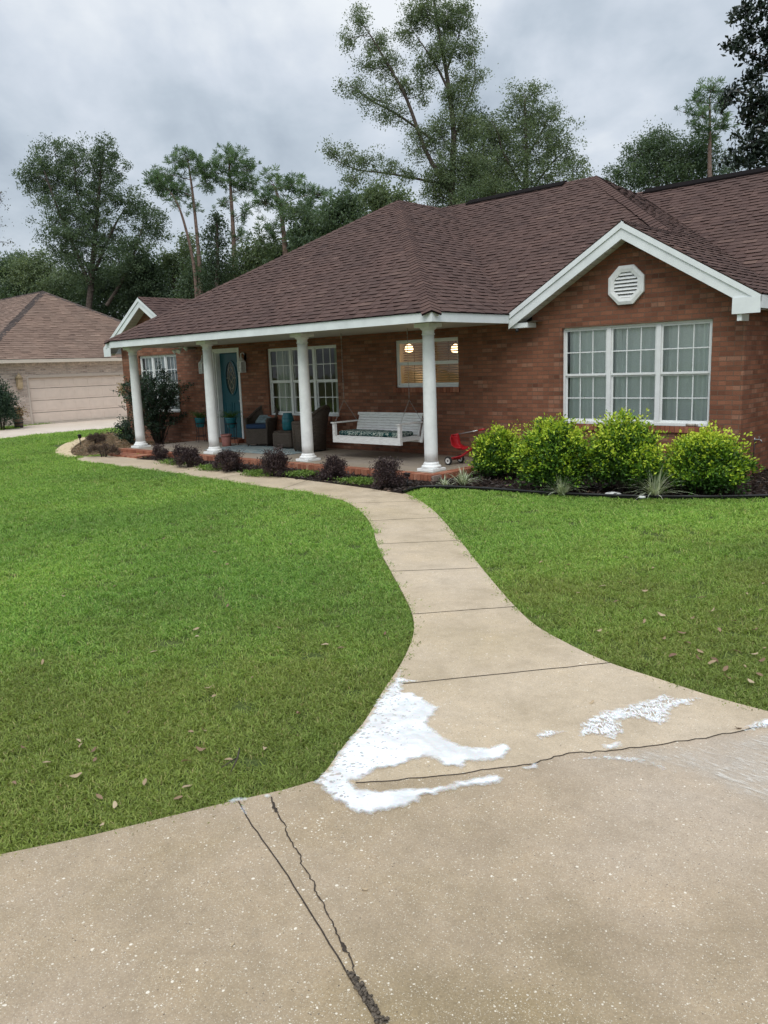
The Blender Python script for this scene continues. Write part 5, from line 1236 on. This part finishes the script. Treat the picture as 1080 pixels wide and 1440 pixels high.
# dead leaves lying about
def dead_leaf(p, s, rz, z, label, group):
    r = random
    V = []; F = []; n = 5; curl = r.uniform(-.5, .7)
    for i in range(n + 1):
        q = i / n; w = s * .21 * math.sin(math.pi * (q * .92 + .06)) ** .8 + .0006; zc_ = curl * s * (q - .5) ** 2 * 1.4; b = s * r.uniform(.02, .08)
        V += [(s * (q - .5), -w, zc_ + b), (s * (q - .5), 0, zc_), (s * (q - .5), w, zc_ + b)]
    for i in range(n):
        for k in range(2): F.append((i * 3 + k, i * 3 + k + 1, i * 3 + k + 4, i * 3 + k + 3))
    tone = r.random(); o = np_mesh('fallen_leaf', V, F, M_dryleaf, None, True, None, {'lc': np.full(len(F), tone)})
    o.location = (p[0], p[1], z); o.rotation_euler = (r.gauss(0, .25), r.gauss(0, .25), rz); return tag(o, label, 'leaf', group)
LF = [(1000, 866), (870, 822), (905, 838), (812, 840), (845, 828), (966, 912), (958, 896), (985, 922), (1005, 934), (1035, 921), (1060, 928), (1076, 918), (932, 906), (1045, 945), (1066, 956), (1020, 948), (980, 932), (945, 930), (1000, 940), (1072, 938), (1055, 968), (1022, 960), (905, 882), (842, 895), (865, 850), (760, 795), (798, 800), (747, 778), (950, 850), (985, 848), (1040, 862), (1074, 828), (1048, 840), (920, 802), (880, 790), (1010, 892), (1062, 894), (928, 870), (886, 862), (972, 876), (1068, 866), (1030, 880)]
for p in LF: dead_leaf(gp(p[0] + random.uniform(-2, 2), p[1] + random.uniform(-2, 2)), random.uniform(.03, .062), random.uniform(0, 6.28), G + .034, 'dry tan leaf lying in the grass of the lawn right of the walk', 'dead leaves on the right lawn')
LF2 = [(318, 797), (304, 780), (322, 857), (276, 890), (278, 902), (215, 924), (62, 936), (459, 914), (478, 917), (543, 899), (538, 834), (476, 888), (296, 974), (300, 986), (110, 1049), (115, 1055), (65, 1080), (135, 1078), (135, 1062), (108, 1102), (205, 1108), (262, 1080), (284, 1062), (266, 1114), (287, 1036), (268, 1036), (140, 1130), (165, 1142), (145, 1172), (250, 1132), (20, 1108), (35, 1060), (372, 1058), (320, 1075), (420, 1010), (180, 1010), (395, 890), (355, 960), (90, 845), (165, 830), (410, 770), (230, 760)]
for p in LF2: dead_leaf(gp(p[0] + random.uniform(-2, 2), p[1] + random.uniform(-2, 2)), random.uniform(.03, .055), random.uniform(0, 6.28), G + .032, 'dry brown leaf lying in the grass of the lawn left of the walk', 'dead leaves on the left lawn')
for p, lb in (((832, 989), 'dark curled leaf lying on the walk left of the lacy suds'), ((327, 1329), 'small dark dead leaf fragment lying on the drive left of the crack'), ((1038, 1025), 'dark wet leaf at the joint by the right border'), ((513, 1252), 'tiny dark leaf scrap on the drive right of the crack')):
    q = gp(*p, SL); dead_leaf(q, .04 if p[1] < 1100 else .022, random.uniform(0, 3), SL + .004, lb, 'dead leaves on the concrete')
tw = MB(); a = gp(338, 1066) + Vector((0, 0, .05)); b = gp(326, 1098) + Vector((0, 0, .045)); c_ = gp(312, 1094) + Vector((0, 0, .05)); tw.tube([a, a.lerp(b, .5) + Vector((.01, .005, .01)), b], [.003, .004, .002], 5); tw.tube([a.lerp(b, .45), c_], [.003, .0015], 5)
tag(tw.build('twig', M_bark), 'thin forked dead twig lying on the left lawn near the drive', 'twig')

# ------------------------------------------------------------------ the neighbouring house
NX = -23.1; nh = thing('neighbour_house', 'beige brick neighbouring house with wide tan garage door and brown hip roof', 'house', (NX, 6, G))
def Q(mb, name, m, **k): return mb.build(name, m, nh, world=True, **k)
gy0, gy1, gz = 3.74, 8.62, 1.76; ny0, ny1 = 2.1, 11.8
wm = MB()
for (a, b, c, d) in ((ny0, gy0, G - .2, 2.30), (gy1, ny1, G - .2, 2.30), (gy0, gy1, gz, 2.30)): wm.poly([(NX, a, c), (NX, b, c), (NX, b, d), (NX, a, d)])
for y in (gy0, gy1): wm.poly([(NX, y, G), (NX - .2, y, G), (NX - .2, y, gz), (NX, y, gz)])
wm.poly([(NX, gy0, gz), (NX, gy1, gz), (NX - .2, gy1, gz), (NX - .2, gy0, gz)]); wm.poly([(NX, ny0, G - .2), (NX - 16, ny0, G - .2), (NX - 16, ny0, 2.3), (NX, ny0, 2.3)]); wm.poly([(NX, ny1, G - .2), (NX, ny1, 2.3), (NX - 16, ny1, 2.3), (NX - 16, ny1, G - .2)]); wm.poly([(NX - 16, ny0, G - .2), (NX - 16, ny1, G - .2), (NX - 16, ny1, 2.3), (NX - 16, ny0, 2.3)])
Q(wm, 'wall', M_gbrick, fixn=False)
sc_ = MB(); yy = ny0
while yy < ny1: sc_.col = random.gauss(.5, .15); sc_.box(NX + .001, yy, 2.16, NX + .015, yy + .062, 2.295); yy += .07
lb_ = plain('soldier_brick', (.60, .50, .43), .85, .25, 8); Q(sc_, 'brick_band', lb_)
M_gdoor = plain('garage_paint', (.68, .57, .49), .5, .04, 3)
gd = MB(); n = 4; hh = (gz - G) / n
for k in range(n):
    z = G + k * hh; gd.box(NX - .15, gy0 + .04, z + .008, NX - .10, gy1 - .04, z + hh - .008)
    for j in range(8):
        w8 = (gy1 - gy0 - .1) / 8; y0 = gy0 + .05 + j * w8; gd.box(NX - .0995, y0 + .06, z + .09, NX - .090, y0 + w8 - .06, z + hh - .09)
gdo = Q(gd, 'garage_door', M_gdoor, bevel=.006)
tm = MB(); tm.box(NX - .09, gy0 - .02, G, NX + .012, gy0 + .05, gz); tm.box(NX - .09, gy1 - .05, G, NX + .012, gy1 + .02, gz); tm.box(NX - .09, gy0 + .051, gz - .06, NX + .012, gy1 - .051, gz + .05); Q(tm, 'garage_frame', plain('beige_trim', (.52, .45, .39), .5, .04))
lt = MB(); lt.box(NX + .03, 3.30, 1.35, NX + .21, 3.48, 1.70); lt.lathe([(.16, 1.70), (.05, 1.84), (.02, 1.90)], (NX + .12, 3.39, 0), 8); lt.lathe([(.12, 1.35), (.06, 1.28)], (NX + .12, 3.39, 0), 8); lt.box(NX, 3.36, 1.5, NX + .03, 3.42, 1.8); Q(lt, 'wall_lantern', plain('aged_brass_glass', (.42, .32, .2), .35, .15, 12))
ex0, nw, nze = -22.7, 5.15, 2.40; yc = 6.95; nzr = nze + .598 * nw
rm = MB(); lay(rm, [(ex0, yc - nw, nze), (ex0, yc + nw, nze), (ex0 - nw, yc, nzr)], .15, (.25, .5), seed=21); lay(rm, [(ex0 - 16, yc - nw, nze), (ex0, yc - nw, nze), (ex0 - nw, yc, nzr), (ex0 - 16 + nw, yc, nzr)], .15, (.25, .5), seed=22)
lay(rm, [(ex0, yc + nw, nze), (ex0 - 16, yc + nw, nze), (ex0 - 16 + nw, yc, nzr), (ex0 - nw, yc, nzr)], .15, (.25, .5), seed=23); lay(rm, [(ex0 - 16, yc + nw, nze), (ex0 - 16, yc - nw, nze), (ex0 - 16 + nw, yc, nzr)], .3, (.5, .9), seed=24)
nr = Q(rm, 'roof', [M_nshingle, plain('neighbour_cut_edge', (.05, .036, .032), .9)], fixn=False)
M_dcap = shingle_mat('dark_cap', [(0, (.055, .042, .038)), (1, (.095, .075, .066))])
cap_obj(nr, M_dcap, (ex0, yc - nw, nze), (ex0 - nw, yc, nzr), (m_, 0, 1), (0, -m_, 1), .17, seed=31)
cap_obj(nr, M_dcap, (ex0, yc + nw, nze), (ex0 - nw, yc, nzr), (m_, 0, 1), (0, m_, 1), .17, seed=32)
cap_obj(nr, M_dcap, (ex0 - nw, yc, nzr), (ex0 - 16 + nw, yc, nzr), (0, -m_, 1), (0, m_, 1), .17, seed=33)
fb = MB(); fb.box(ex0 - .03, yc - nw, 2.27, ex0, yc + nw, nze + .003); fb.box(ex0 - 16, yc - nw, 2.27, ex0 - .031, yc - nw + .03, nze + .003); Q(fb, 'fascia', plain('cream_fascia', (.60, .53, .45), .5, .04))
sf = MB(); sf.poly([(NX, yc - nw, 2.275), (ex0 - .03, yc - nw, 2.275), (ex0 - .03, yc + nw, 2.275), (NX, yc + nw, 2.275)]); sf.poly([(NX, yc - nw + .03, 2.275), (NX, ny0, 2.275), (NX - 16, ny0, 2.275), (NX - 16, yc - nw + .03, 2.275)]); Q(sf, 'soffit', plain('cream_soffit', (.5, .45, .38), .6), fixn=False)
n2 = thing('neighbour_wing', 'sliver of brown roofed house far left behind the beige brick house', 'house', (-39, 1, G))
m = MB(); m.box(-46, -2.2, G, -38, 5, 2.6); m.build('wall', M_gbrick, n2, world=True)
m = MB(); lay(m, [(-37.6, -2.7, 2.6), (-37.6, 5.5, 2.6), (-41.7, 1.4, 5.9)], .16, (.3, .6), seed=41); lay(m, [(-46.4, -2.7, 2.6), (-37.6, -2.7, 2.6), (-41.7, 1.4, 5.9), (-42.3, 1.4, 5.9)], .16, (.3, .6), seed=42); lay(m, [(-37.6, 5.5, 2.6), (-46.4, 5.5, 2.6), (-42.3, 1.4, 5.9), (-41.7, 1.4, 5.9)], .16, (.3, .6), seed=43); m.build('roof', [M_nshingle, M_shedge], n2, world=True, fixn=False)
shrub('conifer_shrub', 'dark green pointed shrub at the neighbour garage corner, cut by the left border', 'shrub', 4, 604, 44, 66, M_bushdark, .10, 900, 9, .35, None, False, seed=70, jag=.1)
shrub('low_hedge', 'low green mound left of the neighbour garage at the border', 'shrub', -34, 606, 50, 40, M_green1, .10, 500, 8, .4, None, False, seed=71)
bp_ = thing('barrel_planter', 'brown barrel planter with a rusty orange plant beside the tan garage door', 'planter', gp(27, 602.5)); dq = (gp(27, 602.5) - CAM).dot(FW) / FPX
m = MB(); hb_ = 18 * dq; rb = 6.2 * dq; m.lathe([(rb * .85, 0), (rb * 1.02, hb_ * .5), (rb * .92, hb_), (rb * .8, hb_), (rb * .78, hb_ * .85)], (0, 0, 0), 20); m.build('barrel', plain('barrel_wood', (.17, .115, .075), .8, .25, 8), bp_)
m = MB()
for q in (.12, .4, .75): m.lathe([(rb * (.93 if q != .4 else 1.03), hb_ * q), (rb * (.95 if q != .4 else 1.04), hb_ * q), (rb * (.97 if q != .4 else 1.045), hb_ * q + .05), (rb * .93, hb_ * q + .05)], (0, 0, 0), 20, False)
m.build('hoop', M_black, bp_)
r = np.random.default_rng(77); q = r.normal(size=(500, 3)) * np.array([.14, .14, .12]) + np.array([0, 0, hb_ + .1]); V, F = leaves(q, .08, .6, .4, r=r); np_mesh('foliage', V, F, M_head, bp_, False, None, {'lc': r.random(500)})

# ------------------------------------------------------------------ trees, each with its own trunk, limbs and crown
def tree(name, label, cat_group, dep, trunk, lobes, m, leaf, dens, bark=M_bark, seed=0, asp=.5, per=34, crad=.42, tuft=False, trad=.22, twigs=.35, fill=.35, dr=.9, ragged=1.25, cat='tree', limbs=(), lw=.5):
    r = np.random.default_rng(seed + 500); s = dep / FPX
    top = [at(px, py, dep) for px, py in trunk]
    base = top[0].copy(); base.z = G
    t = thing(name, label, cat, base, 0, cat_group)
    line = [base - base + Vector((0, 0, -.3))] + [p - base for p in top if (p - base).z > .5]
    tk = MB(); n = len(line); rad = [trad * (1 - .78 * i / (n - 1)) for i in range(n)]
    line_s = smooth_line(line, 4); rad_s = np.interp(np.linspace(0, 1, len(line_s)), np.linspace(0, 1, n), rad)
    tk.tube(line_s, list(rad_s), 10)
    att = [(p, rd) for p, rd in zip(line_s, rad_s)]
    for lm_, lr in limbs:
        k0 = len(lm_); dz = r.normal() * .9
        pl = smooth_line([at(px, py, dep + dz * i / max(1, k0 - 1)) - base for i, (px, py) in enumerate(lm_)], 5); rl = np.linspace(lr, lr * .25, len(pl))
        tk.tube(pl, list(rl), 7, False); att += list(zip(pl, rl))
    C_ = []; out = []
    for li, lb in enumerate(lobes):
        px, py, rx, ry = lb[:4]; dz = lb[4] if len(lb) > 4 else r.normal() * .28 * rx
        den = lb[5] if len(lb) > 5 else 1.0
        c = at(px, py, dep + dz * s) - base; rx_, rz_ = rx * s, ry * s
        # a limb from the nearest lower point of the trunk
        k = min(range(len(att)), key=lambda i: (att[i][0] - c).length + .8 * max(0, att[i][0].z - c.z + .25 * math.hypot(att[i][0].x - c.x, att[i][0].y - c.y))); st, r_st = att[k]; r0 = min(r_st * .7, (.028 + .02 * rx_) * lw)
        ln_ = (c - st).length
        midp = st.lerp(c, .5) + Vector((r.normal() * .06 * ln_, r.normal() * .06 * ln_, r.uniform(-.02, .10) * ln_))
        tk.tube(smooth_line([st, midp, c], 4), list(np.linspace(r0, .012, 9)), 6, False)
        nc = max(4, int(dens * den * (rx_ * rz_) * 6))
        d = r.normal(size=(nc, 3)); d /= np.linalg.norm(d, axis=1, keepdims=True)
        rr = (fill + (1 - fill) * r.random(nc) ** .5) * (1 + (ragged - 1) * r.normal(size=nc) * .5)
        cc = np.array(tuple(c)) + d * rr[:, None] * np.array([rx_, rx_ * dr, rz_])
        C_.append(cc); out.append(d)
        for i in range(nc):
            if r.random() < twigs:
                e = Vector(cc[i]); a = c.lerp(e, .15); mm = a.lerp(e, .5) + Vector((0, 0, -.04 * (e - a).length)); tk.tube([a, mm, e], [.012, .008, .003], 4, False)
    cc = np.concatenate(C_); dd = np.concatenate(out); k = len(cc)
    cr = crad * r.uniform(.6, 1.25, k); ci = np.repeat(np.arange(k), per); N_ = len(ci)
    tone = np.clip(.5 + r.normal(size=k) * .20, 0, 1)
    if tuft:
        V = []; d = r.normal(size=(N_, 3)); d[:, 2] = d[:, 2] * .8 + .35; d += dd[ci] * .5; d /= np.linalg.norm(d, axis=1, keepdims=True)
        q = r.normal(size=(N_, 3)); sd_ = np.cross(d, q); sd_ /= np.linalg.norm(sd_, axis=1, keepdims=True) + 1e-9
        Ln = (cr[ci] * r.uniform(.7, 1.1, N_))[:, None]; a = cc[ci] + d * Ln * .08 + r.normal(size=(N_, 3)) * crad * .12
        w = leaf * .5
        V = np.stack([a - sd_ * w * .5, a + sd_ * w * .5, a + d * Ln + sd_ * w, a + d * Ln - sd_ * w], 1).reshape(-1, 3); F = np.arange(N_ * 4).reshape(-1, 4)
    else:
        pos = cc[ci] + r.normal(size=(N_, 3)) * (cr[ci] * .43)[:, None] * np.array([1, 1, .75])
        V, F = leaves(pos, leaf * r.uniform(.55, 1.2, N_), asp, .1, r=r)
    lc = np.clip(tone[ci] + r.normal(size=N_) * .14, 0, 1)
    np_mesh('crown', V, F, m, t, False, None, {'lc': lc}); tk.build('trunk', bark, t, fixn=False)
    return t
TG = 'trees standing behind the houses'
tree('oak_tree', 'big broad oak with several trunks rising behind the neighbour roof at the left', TG, 46, [(124, 470), (128, 400), (134, 330), (140, 260), (146, 205)],
     [(75, 215, 34, 24), (50, 250, 30, 26), (78, 262, 34, 30), (110, 235, 30, 38), (145, 215, 22, 24), (152, 245, 28, 34), (130, 285, 40, 34), (85, 300, 36, 30), (108, 335, 40, 34), (150, 330, 36, 36), (186, 285, 24, 26), (205, 310, 28, 24), (195, 350, 30, 28), (170, 375, 32, 28), (120, 375, 40, 30), (222, 330, 18, 22, 0, .7), (84, 352, 30, 24, 0, .7)], M_green1, .13, 6.3, seed=1, trad=.24, per=66, crad=.44, ragged=1.5, limbs=[(((130, 410), (105, 350), (80, 290), (62, 240)), .13), (((134, 380), (160, 320), (178, 290)), .1), (((150, 430), (180, 380), (200, 320)), .12), (((138, 330), (110, 280), (105, 230)), .1)])
tree('pine_tree', 'slender leaning pine with open crown, leftmost of the tall pines', TG, 44, [(284, 440), (281, 380), (276, 320), (270, 265), (264, 225)],
     [(262, 226, 26, 16), (236, 246, 24, 15), (284, 240, 18, 15), (222, 262, 18, 12), (250, 268, 22, 14), (290, 256, 14, 12), (272, 290, 16, 10, 0, .5)], M_pine, .030, 13, M_pbark, 2, per=30, crad=.25, ragged=1.6, tuft=True, trad=.17, twigs=.7, fill=.2)
tree('pine_tree', 'slim second pine stem leaning left beside the leftmost tall pine', TG, 43, [(278, 440), (272, 370), (258, 310), (246, 280), (232, 262)], [(226, 258, 20, 13), (245, 284, 14, 9, 0, .6)], M_pine, .030, 13, M_pbark, 3, per=30, crad=.25, ragged=1.6, tuft=True, trad=.12, twigs=.7)
tree('pine_tree', 'tall pine with a rounded domed crown, middle of the left pines', TG, 44, [(331, 440), (330, 370), (327, 310), (324, 260), (322, 225)],
     [(322, 224, 26, 18), (344, 240, 20, 16), (304, 244, 18, 15), (330, 258, 24, 15), (352, 262, 14, 12), (318, 285, 16, 12, 0, .6), (345, 300, 18, 14, 0, .6), (338, 335, 18, 16, 0, .6)], M_pine, .030, 13, M_pbark, 4, per=30, crad=.25, ragged=1.6, tuft=True, trad=.20, twigs=.7, fill=.2)
tree('pine_tree', 'spreading pine with a thick pale trunk, rightmost of the left pines', TG, 42, [(402, 440), (402, 380), (400, 340), (394, 290), (386, 262)],
     [(384, 258, 22, 16), (410, 262, 24, 14), (440, 272, 24, 14), (372, 285, 18, 16), (400, 292, 20, 14), (428, 300, 26, 18), (450, 310, 20, 18), (380, 325, 18, 16), (415, 335, 22, 16, 0, .7)], M_pine, .030, 13, M_pbark, 5, per=30, crad=.25, ragged=1.6, tuft=True, trad=.24, twigs=.7, fill=.2)
tree('cedar_tree', 'dark narrow evergreen between the two tall left pines', TG, 41, [(306, 430), (306, 370), (305, 320), (305, 300)], [(305, 312, 13, 16), (303, 340, 20, 22), (308, 372, 24, 22), (300, 395, 26, 20)], M_green3, .14, 11, seed=6, trad=.16, per=40, crad=.42)
tree('gum_tree', 'tall airy tree with upswept limbs towering behind the roof at the centre', TG, 31, [(640, 330), (636, 290), (636, 240), (638, 190), (632, 130), (622, 70), (612, 15), (608, -40)],
     [(600, 18, 24, 34), (575, 40, 22, 30, 0, .8), (632, 30, 24, 34), (655, 25, 16, 26, 0, .8), (625, 75, 26, 26), (660, 70, 16, 30, 0, .8), (600, 90, 20, 22, 0, .9), (655, 115, 22, 24, 0, .8), (676, 112, 11, 12, 0, .6), (640, 140, 26, 24), (505, 30, 16, 20, 0, .9), (530, 60, 20, 18, 0, .9), (490, 55, 14, 16, 0, .8), (545, 95, 24, 20, 0, .9), (515, 95, 18, 16, 0, .8), (570, 125, 22, 18, 0, .8), (500, 125, 20, 12, 0, .9), (530, 140, 26, 14, 0, .9), (550, 162, 28, 15, 0, .8), (478, 118, 10, 9, 0, .6), (595, 130, 14, 24, 0, .6),
      (465, 215, 15, 11), (490, 222, 18, 14), (520, 230, 20, 13), (500, 250, 24, 12, 0, .8), (548, 240, 18, 12, 0, .9), (572, 250, 16, 12, 0, .8), (590, 200, 18, 24), (620, 190, 22, 30), (655, 180, 24, 30), (630, 240, 32, 34), (665, 235, 28, 40), (640, 285, 44, 28), (610, 265, 20, 26)], M_green2, .088, 20, seed=7, trad=.17, per=52, crad=.34, twigs=.35, fill=.10, ragged=1.3, lw=.4, limbs=[(((634, 270), (600, 215), (572, 140), (545, 90), (518, 45)), .10), (((612, 200), (565, 165), (520, 140), (492, 120)), .06), (((632, 262), (590, 252), (540, 243), (500, 238), (468, 222)), .06), (((637, 200), (655, 150), (668, 110), (664, 60)), .06), (((632, 130), (612, 90), (585, 50)), .06), (((628, 100), (645, 50), (655, 10)), .05)])
tree('poplar_tree', 'bushy upright tree beside the tall airy tree, right of centre', TG, 33, [(738, 320), (740, 260), (740, 200), (738, 140)],
     [(742, 134, 24, 20), (735, 165, 36, 24), (765, 165, 24, 22), (705, 195, 24, 28), (745, 205, 40, 30), (785, 195, 26, 26, 0, .8), (700, 240, 34, 32), (750, 250, 46, 34), (800, 220, 22, 20, 0, .7), (808, 245, 22, 18, 0, .7), (820, 235, 10, 16, 0, .4), (690, 170, 16, 18, 0, .7), (690, 275, 40, 24)], M_green2, .098, 14, seed=8, trad=.16, per=56, crad=.38, twigs=.4, ragged=1.45, limbs=[(((740, 280), (775, 230), (800, 210)), .06), (((740, 270), (710, 220), (700, 185)), .06), (((740, 220), (765, 180), (770, 160)), .05)])
tree('holly_tree', 'dark dense tree between the tall airy tree and the bushy upright tree', TG, 35, [(680, 320), (680, 260), (680, 200)], [(672, 175, 20, 24), (682, 215, 30, 36), (670, 262, 34, 34), (705, 265, 30, 30)], M_green3, .13, 11, seed=9, trad=.18, per=36, crad=.45)
tree('oak_tree', 'low rounded dark oak above the roof valley at the right', TG, 40, [(925, 320), (925, 270), (922, 230)], [(920, 195, 24, 13), (900, 215, 26, 20), (935, 215, 34, 26), (965, 235, 36, 28), (890, 245, 28, 22), (930, 252, 44, 24), (862, 248, 14, 13), (985, 215, 24, 26), (1000, 250, 40, 26)], M_green1, .13, 16, seed=10, trad=.22, per=36, crad=.5)
tree('pine_tree', 'pine with tufted top rising above the low rounded oak at the right', TG, 38, [(998, 300), (998, 240), (998, 180), (998, 140)], [(1000, 126, 18, 10), (978, 142, 16, 10), (1012, 145, 18, 11), (960, 158, 14, 9, 0, .6), (985, 165, 20, 12), (1018, 172, 16, 14), (990, 190, 22, 14)], M_pine, .030, 13, M_pbark, 11, per=30, crad=.25, ragged=1.6, tuft=True, trad=.17, twigs=.7, fill=.2)
tree('magnolia_tree', 'glossy dark magnolia leaning in from the right border above the roof', TG, 21, [(1118, 330), (1118, 240), (1116, 140), (1112, 50), (1110, -30)],
     [(1065, 14, 26, 16), (1040, 10, 14, 10), (1078, 45, 26, 22), (1048, 48, 18, 14), (1026, 64, 14, 8, 0, .8), (1045, 72, 12, 8), (1075, 92, 20, 18), (1060, 105, 10, 8, 0, .7), (1095, 70, 30, 30), (1100, 10, 30, 30), (1040, 130, 26, 16), (1020, 142, 14, 12), (1068, 145, 24, 22), (1050, 165, 22, 14, 0, .8), (1085, 170, 30, 26), (1060, 200, 30, 24), (1040, 222, 26, 20), (1085, 225, 36, 26), (1110, 130, 30, 40)], M_magn, .17, 13, seed=12, trad=.16, per=24, crad=.25, asp=.48, fill=.2)
UG = 'low trees of the wood behind the houses'
lows = [(20, 400, 46, 38, 55, M_green1, 'rounded wood tree at the left border behind the neighbour roof'), (62, 395, 40, 34, 53, M_green2, 'paler wood tree just above the neighbour roof peak'), (160, 410, 50, 34, 50, M_green3, 'dark wood tree under the right side of the big oak'), (215, 405, 42, 40, 47, M_green3, 'dark wood tree behind the small white gable'), (245, 380, 26, 30, 49, M_green2, 'pale thin wood tree in the gap right of the big oak'), (350, 385, 40, 34, 43, M_green2, 'pale wood tree behind the roof slope below the middle pine'), (440, 330, 44, 30, 40, M_green1, 'wood tree above the long roof slope below the rightmost left pine'), (490, 300, 36, 30, 39, M_green1, 'wood tree left of the porch roof peak'), (545, 285, 34, 26, 38, M_green2, 'pale wood tree just left of the porch roof peak'), (395, 360, 36, 28, 45, M_green3, 'dark wood tree behind the roof slope under the spreading pine'), (270, 410, 40, 26, 45, M_green1, 'wood tree at the foot of the leaning pine'), (105, 425, 44, 24, 52, M_green1, 'wood tree right behind the neighbour roof peak')]
for i, (px, py, rx, ry, dep, m, lb) in enumerate(lows):
    rr = np.random.default_rng(900 + i)
    lob = [(px + rr.normal() * rx * .45, py + rr.normal() * ry * .4 - ry * .1, rx * rr.uniform(.4, .65), ry * rr.uniform(.45, .7)) for _ in range(7)] + [(px, py + ry * .8, rx * .8, ry * .7)]
    tree('wood_tree', lb, UG, dep, [(px, py + ry), (px, py), (px, py - ry * .5)], lob, m, .18, 8.5, seed=40 + i, trad=.16, per=34, crad=.55, ragged=1.4)
tree('bare_tree', 'thin grey half bare tree at the left border above the wood', TG, 48, [(-14, 430), (-10, 360), (-4, 310), (0, 270)], [(2, 285, 14, 22, 0, .5), (-6, 320, 20, 24, 0, .5), (6, 340, 12, 14, 0, .4)], leaf_mat('grey_leaf', [(0, (.10, .11, .09)), (1, (.2, .2, .17))], .2), .13, 3, seed=60, trad=.12, per=14, crad=.5, twigs=1.0)
# the far wood beyond, one mass
r = np.random.default_rng(99); n = 4200; px = r.uniform(-160, 1240, n); dep = r.uniform(58, 80, n)
tops = 372 + 22 * np.sin(px / 47) + 14 * np.sin(px / 19 + 2) + np.where(px > 430, -60, 0)
py = tops + r.random(n) ** .8 * (500 - tops); C_ = np.array([tuple(at(a, b, d)) for a, b, d in zip(px, py, dep)]); C_ = C_[C_[:, 2] > G + .2]
ci = np.repeat(np.arange(len(C_)), 26); pos = C_[ci] + r.normal(size=(len(ci), 3)) * np.array([.7, .7, .55]); V, F = leaves(pos, r.uniform(.2, .42, len(ci)), .6, .1, r=r)
tone = np.clip(.45 + r.normal(size=len(C_)) * .22, 0, 1)
struct(np_mesh('far_wood', V, F, M_green1, None, False, None, {'lc': np.clip(tone[ci] + r.normal(size=len(ci)) * .12, 0, 1)}), 'stuff')
